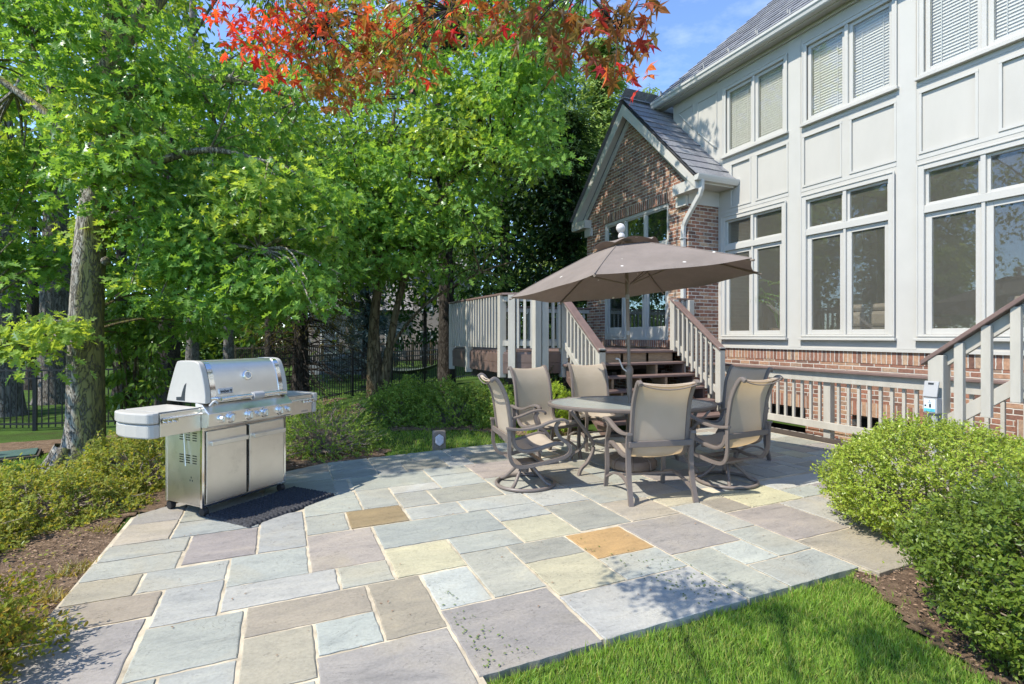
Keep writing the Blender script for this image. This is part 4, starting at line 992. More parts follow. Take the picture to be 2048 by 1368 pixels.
# utility box and conduit on the newel
ub = thing('electric_box', 'open grey electric outlet box with lifted lid on the stair newel post', 'outlet box', (5.72, 2.87, 0))
yb = 2.865
m = MB(); m.box(5.675, 5.762, yb - .058, yb + .058, .72, .87); m.build('box', 'grey_box', ub, bevel=.006)
m = MB(); Mx = Matrix.Translation((5.683, yb, .873)) @ Matrix.Rotation(R(14), 4, 'Y'); m.box(-.018, .004, -.060, .060, 0, .155, Mx); ld = m.build('lid', 'grey_box', ub, bevel=.006)
m = MB(); m.box(-.0215, -.0185, -.022, .024, .120, .138, Mx); m.build('latch', 'ink', ld)
m = MB(); m.box(5.6715, 5.6745, yb - .046, yb + .048, .735, .855); s_ = m.build('front_plate', 'sticker', ub)
m = MB(); m.box(5.670, 5.6712, yb - .045, yb + .047, .737, .765); m.build('plate_band', 'sticker_teal', s_)
m = MB(); m.box(5.6695, 5.6712, yb - .012, yb + .004, .775, .81); m.box(5.6695, 5.6712, yb + .028, yb + .042, .785, .80); m.box(5.6695, 5.6712, yb - .005, yb + .005, .834, .842); m.box(5.6695, 5.6712, yb - .016, yb + .014, .820, .823); m.build('plate_marks', 'ink', s_)
m = MB(); m.tube([(5.712, yb - .02, .70), (5.712, yb - .02, -.05)], .019, 12); m.lathe([(.026, 0), (.026, .05)], 14, (5.712, yb - .02, .64)); m.build('conduit', 'grey_box', ub, smooth=40)
m = MB(); m.box(5.69, 5.764, yb - .07, yb + .03, .47, .485); m.build('strap', 'grey_box', ub)
# ---------------------------------------------------------------- dining chairs
def cr(pts, n=6):
    """Catmull-Rom through points"""
    P = [Vector(p) for p in pts]; P = [P[0] * 2 - P[1]] + P + [P[-1] * 2 - P[-2]]; out = []
    for i in range(1, len(P) - 2):
        for k in range(n):
            t = k / n; a, b, c, d = P[i - 1:i + 3]
            out.append(.5 * ((2 * b) + (c - a) * t + (2 * a - 5 * b + 4 * c - d) * t * t + (3 * b - a - 3 * c + d) * t ** 3))
    out.append(P[-2]); return out
SL = [(-.455, 1.045), (-.41, 1.065), (-.355, .995), (-.305, .88), (-.278, .74), (-.262, .62), (-.248, .52), (-.215, .43), (-.14, .385), (-.03, .39), (.09, .42), (.19, .44), (.255, .425)]
BARP = [(-1, -.62), (1, -.62), (1, .62), (-1, .62)]
FLAT = [(-1, -.42), (-.6, -.5), (.6, -.5), (1, -.42), (1, .3), (.6, .5), (-.6, .5), (-1, .3)]
def chair_common(t):
    side = cr([(0, y, z) for y, z in SL], 5)
    for s in (-1, 1):
        m = MB(); m.tube([Vector((s * .262, p.y, p.z)) for p in side], .0175, prof=[(-.8, -1), (.8, -1), (1, -.6), (1, .6), (.8, 1), (-.8, 1), (-1, .6), (-1, -.6)]); m.build('side_frame', 'frame_metal', t, smooth=50, local=True)
    m = MB(); m.beam((-.30, -.29, .515), (.30, -.29, .515), .022, .05); m.beam((-.262, .03, .37), (.262, .03, .37), .03, .02)
    m.build('crossbar', 'frame_metal', t, local=True, bevel=.003)
    # sling: slack between the two rails
    m = MB(); nx_ = 9; vs = []; fs = []
    path = side[2:]
    for i, p in enumerate(path):
        q = path[min(i + 1, len(path) - 1)] - path[max(i - 1, 0)]; nrm = Vector((0, -q.z, q.y)).normalized()
        for k in range(nx_):
            u = k / (nx_ - 1) * 2 - 1; sg = -.022 * (1 - u * u); vs.append((u * .252, p.y + nrm.y * sg, p.z + nrm.z * sg))
    for i in range(len(path) - 1):
        for k in range(nx_ - 1): a = i * nx_ + k; fs.append((a, a + 1, a + nx_ + 1, a + nx_))
    m.add(vs, fs)
    # rolled hem over the top, drooping in the middle
    hem = [Vector((u * .255, -.43 - .01 * (1 - u * u), 1.055 - .028 * (1 - u * u))) for u in [k / 8 * 2 - 1 for k in range(9)]]
    o_ = len(m.v); m.tube(hem, .008, 6)
    m.build('sling', 'sling', t, smooth=60, local=True)
    m = MB(); m.tube([Vector((u * .258, -.452, 1.046 - .045 * (1 - u * u))) for u in [k / 8 * 2 - 1 for k in range(9)]], .006, 6); m.build('top_piping', 'frame_metal', t, smooth=60, local=True)
    for s in (-1, 1):
        m = MB(); pts = cr([(s * .300, -.315, .612), (s * .303, -.17, .595), (s * .308, -.02, .612), (s * .312, .12, .658), (s * .310, .22, .672), (s * .305, .275, .652), (s * .30, .285, .625)], 5)
        m.tube(pts, [.024] * (len(pts) - 6) + [.024, .022, .02, .018, .016, .013], prof=FLAT, up=(0, 0, 1)); m.build('armrest', 'frame_metal', t, smooth=50, local=True)
    return t
def make_chair(label):
    t = thing('dining_chair', label, 'chair', group='sling chairs round the patio table', local=True); chair_common(t)
    for s in (-1, 1):
        m = MB(); m.tube(cr([(s * .305, .20, .655), (s * .30, .165, .61), (s * .295, .19, .545), (s * .29, .235, .475), (s * .29, .245, .36), (s * .292, .235, .18), (s * .297, .262, .0)], 4), .019, prof=BARP, up=(0, 1, 0)); m.build('leg', 'frame_metal', t, smooth=50, local=True)
        m = MB(); m.tube(cr([(s * .30, -.29, .607), (s * .298, -.275, .52), (s * .296, -.27, .38), (s * .297, -.29, .2), (s * .302, -.345, .0)], 4), .021, prof=BARP, up=(0, 1, 0)); m.build('leg', 'frame_metal', t, smooth=50, local=True)
        m = MB(); m.tube(cr([(s * .292, .235, .105), (s * .275, .12, .165), (s * .27, -.03, .188), (s * .275, -.18, .165), (s * .297, -.31, .10)], 4), .015, prof=BARP, up=(0, 0, 1)); m.build('stretcher', 'frame_metal', t, smooth=50, local=True)
    m = MB(); m.beam((-.27, -.02, .185), (.27, -.02, .185), .022, .02); m.build('stretcher', 'frame_metal', t, local=True)
    m = MB(); m.beam((-.28, .235, .40), (.28, .235, .40), .03, .03); m.build('front_rail', 'frame_metal', t, local=True, bevel=.003)
    return t
def make_swivel(label):
    t = thing('swivel_chair', label, 'chair', group='sling chairs round the patio table', local=True); chair_common(t)
    for s in (-1, 1):
        m = MB(); m.tube(cr([(s * .305, .20, .655), (s * .30, .165, .60), (s * .295, .20, .51), (s * .295, .285, .44), (s * .295, .315, .375), (s * .292, .26, .315), (s * .285, .08, .275), (s * .28, -.12, .245), (s * .285, -.235, .265), (s * .295, -.285, .36), (s * .30, -.29, .50), (s * .30, -.295, .607)], 4), .0165, prof=BARP, up=(s * 1.0, 0, 0)); m.build('arm_loop', 'frame_metal', t, smooth=50, local=True)
    m = MB(); m.beam((-.285, .06, .262), (.285, .06, .262), .05, .018); m.beam((-.285, -.16, .238), (.285, -.16, .238), .05, .018); m.box(-.09, .09, -.17, .07, .215, .236); m.beam((.03, -.05, .205), (.03, .30, .20), .02, .02)
    m.build('spring_plate', 'frame_metal', t, local=True, bevel=.003)
    m = MB(); m.tube([(.285 * math.cos(a), -.04 + .285 * math.sin(a), .019) for a in np.linspace(0, 2 * math.pi, 40, endpoint=False)], .0175, 8, closed=True); m.build('base_ring', 'frame_metal', t, smooth=60, local=True)
    m = MB()
    for k in range(4):
        a = math.pi / 4 + k * math.pi / 2; c, s = math.cos(a), math.sin(a)
        m.tube(cr([(.02 * c, -.04 + .02 * s, .21), (.06 * c, -.04 + .06 * s, .20), (.14 * c, -.04 + .14 * s, .125), (.22 * c, -.04 + .22 * s, .05), (.285 * c, -.04 + .285 * s, .022)], 5), .017, 8)
    m.lathe([(.032, .12), (.036, .13), (.036, .21), (.03, .215)], 16, (0, -.04, 0)); m.build('pedestal', 'frame_metal', t, smooth=50, local=True)
    return t
TC = np.array([3.55, 4.68])
def face(o, x, y, tx=None, ty=None, rot=None):
    tx = TC[0] if tx is None else tx; ty = TC[1] if ty is None else ty
    o.location = (x, y, .004); o.rotation_euler = (0, 0, (math.atan2(ty - y, tx - x) - math.pi / 2) if rot is None else rot)
sw1 = make_swivel('swivel sling chair on a ring base seen sideways at the left table end')
face(sw1, 2.23, 4.56, 3.4, 4.40)
sw2 = copy_tree(sw1); sw2['label'] = 'swivel sling chair on a ring base seen from behind, nearest the light well railing'
ch1 = make_chair('four-legged sling chair with its back squarely to the camera in front of the table')
face(ch1, 3.10, 3.86, 3.28, 4.62)
face(sw2, 4.06, 3.86, 3.98, 4.9)
ch2 = copy_tree(ch1); ch2['label'] = 'four-legged sling chair facing the camera in front of the low shrubs, back dappled by shade'; face(ch2, 2.90, 5.44, 3.03, 4.6)
ch3 = copy_tree(ch1); ch3['label'] = 'four-legged sling chair facing the camera in front of the deck stairs'; face(ch3, 3.85, 5.76, 3.72, 4.8)
ch4 = copy_tree(ch1); ch4['label'] = 'shaded four-legged sling chair at the right end of the table beside the guard railing'; face(ch4, 4.86, 4.55, 3.7, 4.45)

# ---------------------------------------------------------------- table, umbrella
tb = thing('patio_table', 'oval patio table with frosted glass top and brown metal frame under the parasol', 'table', (TC[0], TC[1], .004), -YAW, local=True)
A_, B_ = .905, .60
def ell(a, b, n=64): return [(a * math.cos(2 * math.pi * k / n), b * math.sin(2 * math.pi * k / n)) for k in range(n)]
m = MB(); m.prism(ell(A_ - .018, B_ - .018), 'z', .708, .716); m.build('glass_top', 'table_glass', tb, local=True)
m = MB(); m.tube([(x, y, .705) for x, y in ell(A_, B_)], .022, closed=True, prof=[(-.75, -1.0), (.75, -1.0), (1, -.5), (1, .4), (.5, .75), (-.5, .75), (-1, .4), (-1, -.5)], up=(0, 0, 1)); m.build('rim', 'frame_metal', tb, smooth=50, local=True)
for sx in (-1, 1):
    for sy in (-1, 1):
        m = MB(); m.tube(cr([(sx * .72, sy * .40, .685), (sx * .66, sy * .37, .60), (sx * .52, sy * .30, .42), (sx * .46, sy * .27, .28), (sx * .52, sy * .30, .14), (sx * .60, sy * .345, .07), (sx * .63, sy * .36, .0)], 6), .019, prof=BARP, up=(0, 0, 1)); m.build('leg', 'frame_metal', tb, smooth=50, local=True)
m = MB(); m.tube([(x, y, .30) for x, y in ell(.46, .27, 32)], .014, 6, closed=True); m.beam((-.86, 0, .675), (.86, 0, .675), .03, .025); m.beam((0, -.57, .673), (0, .57, .673), .03, .025); m.build('under_frame', 'frame_metal', tb, smooth=50, local=True)
ubz = thing('umbrella_base', 'round brown plastic parasol base on the stone under the table', 'umbrella base', (TC[0], TC[1], .004), local=True)
m = MB(); m.lathe([(.245, 0), (.268, .02), (.268, .075), (.25, .105), (.13, .155), (.06, .165), (.045, .17), (.045, .26), (.03, .26)], 40); m.build('base', 'brown_plastic', ubz, smooth=35, local=True)
for k in range(8):
    m = MB(); a = k * math.pi / 4 + .2; c, s = math.cos(a), math.sin(a); m.tube([(.272 * c, .272 * s, .02), (.272 * c, .272 * s, .078), (.252 * c, .252 * s, .108), (.13 * c, .13 * s, .158)], .008, 6); m.build('weight_rib', 'brown_plastic', ubz, smooth=40, local=True)
um = thing('patio_umbrella', 'taupe market parasol with white ball finial standing through the patio table', 'umbrella', (TC[0], TC[1], .17), -YAW, local=True)
tilt = R(-2.0)
um.rotation_euler = (0, R(-1.4), -YAW)
m = MB(); m.tube([(0, 0, .02), (0, 0, 2.30)], .019, 14); m.build('pole', 'umbrella_pole', um, smooth=50, local=True)
m = MB(); m.lathe([(.026, 0), (.030, .03), (.032, .22), (.042, .24), (.046, .30), (.034, .33), (.022, .34)], 16, (0, 0, .62)); hb = m.build('crank_housing', 'umbrella_pole', um, smooth=40, local=True)
m = MB(); m.tube([(-.03, -.02, .90), (-.075, -.04, .93), (-.12, -.05, 1.04)], .008, 8); m.tube([(-.12, -.05, 1.04), (-.155, -.055, 1.045)], .010, 8); m.build('crank_handle', 'finial', hb, smooth=50, local=True)
for z in (1.30, 1.70):
    m = MB(); m.lathe([(.022, 0), (.024, .005), (.024, .045), (.022, .05)], 14, (0, 0, z)); m.build('joint_collar', 'slate_light', um, smooth=40, local=True)
Mc = Matrix.Translation((.10, 0, 1.855)) @ Matrix.Rotation(R(-4.5), 4, 'Y') @ Matrix.Rotation(R(-2), 4, 'X')
RT, HT = 1.40, .52; offa = R(2)
def ribp(k, s):
    a = offa + k * math.pi / 3; r = RT * s; z = HT * (1 - s) * (1 + .10 * s) ; return Vector((r * math.cos(a) - .10 * (1 - s), r * math.sin(a), z))
m = MB(); NS, NT_ = 14, 14; rr_ = random.Random(2)
for k in range(6):
    vs = []; fs = []
    for i in range(NS + 1):
        s = .19 + (1 - .19) * i / NS
        for j in range(NT_ + 1):
            t = j / NT_; p = ribp(k, s).lerp(ribp(k + 1, s), t); sag = math.sin(math.pi * t)
            p.z -= .02 * sag * s * s
            if i >= NS - 2: p.z += .006 * math.sin(t * 9 + k) * (1 if i == NS else .5)
            if i == NS: ctr = Vector((0, 0, p.z)); p = p.lerp(ctr, .03 * sag)
            vs.append(tuple(Mc @ p))
    for i in range(NS):
        for j in range(NT_): q = i * (NT_ + 1) + j; fs.append((q, q + 1, q + NT_ + 2, q + NT_ + 1))
    m.add(vs, fs)
for k in range(6): m.tube([Mc @ (ribp(k, s) + Vector((0, 0, .002))) for s in np.linspace(.2, 1, 8)], .005, 5)
cn = m.build('canopy', 'canopy_cloth', um, smooth=70, local=True)
m = MB()
for k in range(6):
    vs = []; fs = []
    for i in range(6):
        s = .02 + .26 * i / 5
        for j in range(11):
            t = j / 10; p = ribp(k, s).lerp(ribp(k + 1, s), t); p.z += .045 + .05 * math.sin(math.pi * t) * (i / 5) ** 2 - .02 * (1 - i / 5); vs.append(tuple(Mc @ p))
    for i in range(5):
        for j in range(10): q = i * 11 + j; fs.append((q, q + 1, q + 12, q + 11))
    m.add(vs, fs)
m.build('vent', 'canopy_cloth', um, smooth=70, local=True)
m = MB()
for k in range(6): m.tube([Mc @ (ribp(k, s) - Vector((0, 0, .018))) for s in (.03, .4, .75, 1.0)], .008, 6); m.tube([Mc @ (ribp(k, 1.0) - Vector((0, 0, .018))), Mc @ (ribp(k, 1.015) - Vector((0, 0, .01)))], .011, 6)
m.build('ribs', 'umbrella_pole', um, smooth=50, local=True)
m = MB()
for k in range(6): m.tube([Mc @ Vector((-.07 + .03 * math.cos(offa + k * math.pi / 3), .03 * math.sin(offa + k * math.pi / 3), .02)), Mc @ (ribp(k, .52) - Vector((0, 0, .02)))], .007, 6)
m.build('struts', 'umbrella_pole', um, smooth=50, local=True)
m = MB(); m.lathe([(.035, -.01), (.04, .01), (.03, .03), (.022, .045), (.036, .055), (.05, .085), (.05, .105), (.036, .135), (.012, .148)], 20, (-.10, 0, HT + .035), Mc); m.build('finial', 'finial', um, smooth=50, local=True)

# ---------------------------------------------------------------- gas grill
gl = thing('gas_grill', 'large stainless steel gas grill with closed lid and two side tables at the patio edge', 'grill', (-.423, 5.216, .004), R(40), local=True)
W2, D2 = .40, .24
m = MB(); m.box(-W2, -W2 + .012, -D2 + .01, D2, .09, .715); m.box(W2 - .012, W2, -D2 + .01, D2, .09, .715); m.box(-W2, W2, D2 - .012, D2, .12, .70); m.box(-W2, W2, -D2 + .01, D2, .08, .10)
body = m.build('cart_body', 'steel', gl, local=True)
m = MB()
for x in (-W2 - .004, W2 - .018):
    m.box(x, x + .022, -D2 - .002, -D2 + .02, .075, .72)
    q = MB(); q.box(x, x + .022, D2 - .02, D2 + .002, .075, .72); q.build('rear_leg', 'steel', gl, local=True, bevel=.002)
m.box(-W2, W2, -D2 - .001, -D2 + .01, .688, .718); m.box(-W2, W2, -D2 - .001, -D2 + .008, .078, .098); m.build('cart_frame', 'chrome', gl, local=True, bevel=.002)
m = MB(); m.box(-.008, .008, -D2 - .0005, -D2 + .01, .099, .687); m.build('centre_post', 'dark_void', gl, local=True)
for a, b in ((-W2 + .024, -.010), (.010, W2 - .024)):
    m = MB(); m.box(a + .004, b - .004, -D2 - .012, -D2 + .006, .103, .684); d = m.build('door', 'steel', gl, local=True, bevel=.004)
    m = MB(); m.box(a + .03, b - .002 if a < 0 else b - .006, -D2 - .042, -D2 - .012, .575, .60); m.box(a + .03, b - .004, -D2 - .044, -D2 - .030, .565, .602); m.build('handle', 'steel_lid', d, local=True, bevel=.004)
m = MB()
for zr_ in (.605, .42):
    for c_ in range(3):
        for r_ in range(4): m.box(-W2 - .0012, -W2 + .001, -.17 + c_ * .085 + .0, -.17 + c_ * .085 + .052, zr_ + r_ * .020, zr_ + r_ * .020 + .008)
for y, z in ((.10, .30), (.085, .275), (.115, .275)): m.box(-W2 - .0012, -W2 + .001, -y - .006, -y + .004, z, z + .014)
m.build('side_vents', 'dark_void', body, local=True)
# control panel
m = MB(); m.prism([(-D2 - .085, .735), (-D2 - .09, .835), (-.245, .905), (-.16, .915), (-.16, .72), (-D2 - .06, .72)], 'x', -W2 - .006, W2 + .006); cp = m.build('control_panel', 'steel', gl, local=True, bevel=.004)
m = MB()
for i in range(9):
    if i == 4: continue
    x = -.304 + i * .076; m.box(x - .024, x + .024, -.247, -.236, .9055, .9115, Matrix.Translation((0, 0, .002)))
m.build('vent_slots', 'dark_void', cp, local=True)
Mk = Matrix.Rotation(R(90), 4, 'X')
for x, r_ in ((-.30, .031), (-.215, .040), (-.045, .040), (.03, .025), (.105, .040), (.262, .040), (.34, .028)):
    Mx = Matrix.Translation((x, -D2 - .0875, .785)) @ Mk
    m = MB(); m.lathe([(r_ * 1.12, -.002), (r_ * 1.15, .006), (r_ * 1.05, .012)], 24, (0, 0, 0), Mx); kb = m.build('bezel', 'chrome', gl, smooth=40, local=True)
    m = MB(); m.lathe([(r_ * .86, .010), (r_ * .80, .034), (r_ * .66, .040)], 20, (0, 0, 0), Mx); m.box(-.004, .004, -r_ * .6, r_ * .6, .040, .050, Mx); m.build('knob', 'steel_lid', kb, smooth=40, local=True)
m = MB(); m.tube(cr([(-W2 + .03, -.29, .895), (-W2 + .05, -.315, .93), (-W2 + .075, -.32, .915)], 4), .010, 8); m.build('igniter', 'white_box', gl, smooth=50, local=True)
# lid
LP = [(-.268, .912), (-.264, .98), (-.248, 1.06), (-.224, 1.14), (-.192, 1.21), (-.165, 1.236), (-.12, 1.247), (-.02, 1.249), (.07, 1.245), (.105, 1.225), (.155, 1.12), (.205, 1.0), (.235, .912)]
LPs = [(p.y, p.z) for p in cr([(0, a, b) for a, b in LP], 4)]
m = MB(); m.prism(LPs, 'x', -.347, .347); lid = m.build('lid', 'steel_lid', gl, smooth=30, local=True)
for s in (-1, 1):
    big = [(a * 1.02 - (.002), .905 + (b - .905) * 1.015) for a, b in LPs]
    m = MB(); m.prism(big, 'x', min(s * .348, s * .396), max(s * .348, s * .396)); m.build('lid_end_cap', 'grey_plastic', gl, smooth=30, local=True, bevel=.006)
    m = MB(); strip = [(a * 1.012 - .003, .906 + (b - .905) * 1.012) for a, b in LPs[:22]]; m.prism(strip + [(a + .02, b - .004) for a, b in strip[::-1]], 'x', min(s * .303, s * .347), max(s * .303, s * .347)); m.build('lid_strip', 'chrome', lid, smooth=30, local=True)
    m = MB(); m.prism([(-.03, 1.07), (-.005, 1.05), (.02, 1.0), (.035, .955), (.10, .95), (.10, .925), (-.01, .925), (-.012, .97), (-.02, 1.02)], 'x', s * .3975 - .001, s * .3975 + .001); m.build('lid_cutout', 'ink', lid, local=True)
m = MB(); m.tube([(-.31, -.345, .945), (-.2, -.352, .95), (.2, -.352, .95), (.31, -.345, .945)], .017, 14); m.tube([(-.305, -.345, .945), (-.305, -.27, .95)], .013, 10); m.tube([(.305, -.345, .945), (.305, -.27, .95)], .013, 10); hd = m.build('handle', 'chrome', lid, smooth=50, local=True)
m = MB(); Mx = Matrix.Translation((.015, -.352, .945)) @ Matrix.Rotation(R(90), 4, 'Y'); m.lathe([(.026, -.05), (.034, -.048), (.034, .048), (.026, .05)], 20, (0, 0, 0), Mx); m.build('handle_light', 'grey_box', hd, smooth=40, local=True)
nrm = Vector((0, -.95, .29)); Mg = Matrix.Translation((.0, -.238, 1.115)) @ nrm.to_track_quat('Z', 'Y').to_matrix().to_4x4()
m = MB(); m.lathe([(.040, -.004), (.043, .010), (.036, .016)], 28, (0, 0, 0), Mg); gg = m.build('thermometer', 'chrome', lid, smooth=35, local=True)
m = MB(); m.lathe([(.029, .0165), (.028, .018)], 24, (0, 0, 0), Mg); m.build('dial', 'white_box', gg, local=True)
m = MB(); m.box(-.002, .002, -.002, .022, .0185, .0195, Mg); m.build('needle', 'ink', gg, local=True)
nb = Vector((0, -.97, .24)); Mb = Matrix.Translation((-.215, -.2640, 1.00)) @ nb.to_track_quat('Z', 'Y').to_matrix().to_4x4()
m = MB(); m.box(-.062, .062, -.024, .024, -.004, .005, Mb); bd = m.build('badge', 'chrome', lid, local=True, bevel=.003)
m = MB(); m.box(-.057, .057, -.019, .019, .0052, .0060, Mb); m.build('badge_face', 'white_box', bd, local=True)
fc = bpy.data.curves.new('badge_lettering', 'FONT'); fc.body = 'weber'; fc.size = .040; fc.align_x = 'CENTER'; fc.align_y = 'CENTER'; fc.extrude = .0006; fc.offset = .0008
fo = bpy.data.objects.new('badge_lettering_source', fc); COL.objects.link(fo)
bpy.context.view_layer.update(); dg = bpy.context.evaluated_depsgraph_get(); fme = bpy.data.meshes.new_from_object(fo.evaluated_get(dg)); bpy.data.objects.remove(fo)
fme.transform(Mb @ Matrix.Translation((-.012, -.001, .0068)) @ Matrix.Diagonal((.78, 1, 1, 1))); fme.materials.clear(); fme.materials.append(MATS['ink'])
lo = bpy.data.objects.new('badge_lettering', fme); COL.objects.link(lo); lo.parent = bd
m = MB(); Mi = Mb @ Matrix.Translation((.042, 0, .006)); m.lathe([(.009, 0), (.009, .001)], 16, (0, .003, 0), Mi); m.box(-.002, .002, -.013, -.004, 0, .001, Mi); m.box(-.008, .008, -.0145, -.0125, 0, .001, Mi); m.build('badge_emblem', 'ink', bd, local=True)
# side tables
for s, ex_ in ((-1, .02), (1, .02)):
    m = MB(); m.box(min(s * (W2 + .008), s * (.70 + ex_)), max(s * (W2 + .008), s * (.70 + ex_)), -.235, .215, .70, .875); st_ = m.build('side_table', 'steel', gl, local=True, bevel=.003)
    xo = s * (.702 + ex_); poly = [(xo, -.245)] + [(s * (u + ex_), v) for u, v in ((.745, -.24), (.775, -.22), (.80, -.12), (.81, 0), (.80, .11), (.77, .2), (.74, .22))] + [(xo, .225)]
    m = MB(); m.prism(poly, 'z', .695, .80); m.prism([(x * 1.012, y * 1.02) for x, y in poly], 'z', .803, .885); m.build('end_cap', 'grey_plastic', st_, local=True, bevel=.012)
    m = MB(); m.box(min(s * (W2 + .01), s * (.705 + ex_)), max(s * (W2 + .01), s * (.705 + ex_)), -.225, .205, .878, .886); m.build('table_top', 'grey_plastic', st_, local=True, bevel=.002)
    m = MB(); m.tube([(s * (W2 + .02), -.268, .838), (s * .72, -.268, .838)], .008, 8); m.box(min(s * .60, s * .72), max(s * .60, s * .72), -.262, -.250, .805, .832)
    for k in range(3): m.tube([(s * (.625 + .035 * k), -.262, .812), (s * (.625 + .035 * k), -.285, .805), (s * (.625 + .035 * k), -.288, .818)], .004, 6)
    m.build('towel_bar', 'chrome', st_, smooth=50, local=True)
fc = bpy.data.curves.new('model_lettering', 'FONT'); fc.body = 'GENESIS'; fc.size = .022; fc.align_x = 'CENTER'; fc.extrude = .0005
fo = bpy.data.objects.new('model_lettering_source', fc); COL.objects.link(fo); bpy.context.view_layer.update(); dg = bpy.context.evaluated_depsgraph_get(); fme = bpy.data.meshes.new_from_object(fo.evaluated_get(dg)); bpy.data.objects.remove(fo)
fme.transform(Matrix.Translation((.63, -.2362, .715)) @ Matrix.Rotation(R(90), 4, 'X')); fme.materials.clear(); fme.materials.append(MATS['slate_light']); lo = bpy.data.objects.new('table_lettering', fme); COL.objects.link(lo); lo.parent = st_
for x, y in ((-.37, -.215), (-.37, .215), (.37, -.215), (.37, .215)):
    m = MB(); Mx = Matrix.Translation((x, y, .036)) @ Matrix.Rotation(R(90), 4, 'Y') @ Matrix.Rotation(R(0), 4, 'X'); m.lathe([(.02, -.022), (.034, -.02), (.036, -.008), (.036, .008), (.034, .02), (.02, .022)], 20, (0, 0, 0), Mx); cs = m.build('caster', 'black_rubber', gl, smooth=40, local=True)
    m = MB(); m.box(x - .008, x + .008, y - .01, y + .01, .05, .082); m.build('caster_fork', 'steel', cs, local=True)
m = MB(); m.tube(cr([(.405, .12, .50), (.44, .10, .46), (.455, .09, .36), (.445, .10, .24), (.41, .12, .18)], 6), .009, 8); m.build('gas_hose', 'slate_light', gl, smooth=50, local=True)
m = MB(); m.tube([(-.412, -.02, .66), (-.422, -.06, .40)], .004, 6); m.tube([(-.41, .10, .69), (-.42, .06, .685)], .01, 8); m.build('tool_hook', 'steel_lid', gl, smooth=50, local=True)

# door mat woven of rubber cords
dm = MB(); nxm, nym = 90, 44; vs = []; Wm, Dm = .88, .53
for j in range(nym + 1):
    for i in range(nxm + 1):
        u, v = i / nxm, j / nym; x = (u - .5) * Wm; y = (v - .5) * Dm
        e = min(u, 1 - u, v * .6, (1 - v) * .6); z = .016 + .008 * math.sin(i * math.pi / 2 + (j % 2) * math.pi / 2) * (1 if j % 2 else .6) + .004 * math.sin(j * 1.7)
        if e <= 0: z = .001
        vs.append((x + random.uniform(-.004, .004), y + random.uniform(-.004, .004) + .006 * math.sin(u * 9), z))
fs = [(j * (nxm + 1) + i, j * (nxm + 1) + i + 1, (j + 1) * (nxm + 1) + i + 1, (j + 1) * (nxm + 1) + i) for j in range(nym) for i in range(nxm)]
dm.add(vs, fs); o = dm.build('door_mat', 'door_mat_fibre', smooth=80); o.location = (-.055, 4.860, .008); o.rotation_euler = (0, 0, R(40)); tag(o, 'black woven rubber mat on the stone in front of the grill', 'mat')

# low landscape light: wooden stub with a hexagonal lamp
bl = thing('garden_light', 'weathered wooden stub with a white hexagonal lamp at the back edge of the patio', 'garden light', (1.88, 6.52, 0), R(-10), local=True)
m = MB(); m.box(-.085, .085, -.05, .05, -.06, .225); m.build('post', 'old_wood', bl, local=True, bevel=.012)
m = MB(); hx = [(.062 * math.sin(a), .115 + .078 * math.cos(a)) for a in [k * math.pi / 3 for k in range(6)]]; m.prism(hx, 'y', -.088, -.051); m.build('lamp', 'stone_lamp', bl, local=True, bevel=.01)

# ---------------------------------------------------------------- black iron fence
FP = [(-330, 10.2), (70, 10.4), (330, 11.0), (600, 12.2), (705, 14.6), (905, 19.0), (1010, 22)]
fp = []
for px, d in FP: p = at(px, HY, d); fp.append((float(p[0]), float(p[1])))
fn = thing('iron_fence', 'black iron picket fence running behind the trees and shrubs', 'fence', (fp[2][0], fp[2][1], gz(*fp[2])))
posts = []
for (a, b) in zip(fp, fp[1:]):
    L_ = math.hypot(b[0] - a[0], b[1] - a[1]); n = max(1, round(L_ / 1.85))
    for k in range(n): posts.append((a[0] + (b[0] - a[0]) * k / n, a[1] + (b[1] - a[1]) * k / n))
posts.append(fp[-1])
for x, y in posts:
    z = gz(x, y); m = MB(); m.box(x - .032, x + .032, y - .032, y + .032, z - .1, z + 1.30); m.box(x - .038, x + .038, y - .038, y + .038, z + 1.30, z + 1.325); m.build('post', 'black_iron', fn)
for (a, b) in zip(posts, posts[1:]):
    A3 = Vector((*a, gz(*a))); B3 = Vector((*b, gz(*b))); m = MB(); up = Vector((0, 0, 1))
    for h in (.14, 1.06, 1.22): m.beam(A3 + up * h, B3 + up * h, .028, .034)
    L_ = (B3 - A3).length; n = int(L_ / .112)
    for k in range(1, n):
        p = A3.lerp(B3, k / n); m.box(p.x - .0095, p.x + .0095, p.y - .0095, p.y + .0095, p.z + .06, p.z + 1.22)
    m.build('fence_panel', 'black_iron', fn)
# hammock on its stand beyond the fence
hp = at(810, 770, 17.5); hz = gz(hp[0], hp[1]); ax = Vector((_rt[0], _rt[1], 0))
hm = thing('hammock', 'dark hammock slung on a black stand on the lawn beyond the fence', 'hammock', (hp[0], hp[1], hz))
c = Vector((hp[0], hp[1], hz)); m = MB()
m.tube([c - ax * 1.9 + Vector((0, 0, 1.15)), c - ax * 1.0 + Vector((0, 0, .06)), c + ax * .9 + Vector((0, 0, .06)), c + ax * 1.75 + Vector((0, 0, 1.2))], .03, 8); m.tube([c - ax * 1.0 + Vector((.5, .5, .05)), c - ax * 1.0 - Vector((.5, .5, -.05))], .03, 8); m.tube([c + ax * .9 + Vector((.5, .5, .05)), c + ax * .9 - Vector((.5, .5, -.05))], .03, 8); m.build('stand', 'black_iron', hm, smooth=50)
m = MB(); vs = []; fs = []; bk = Vector((-ax.y, ax.x, 0))
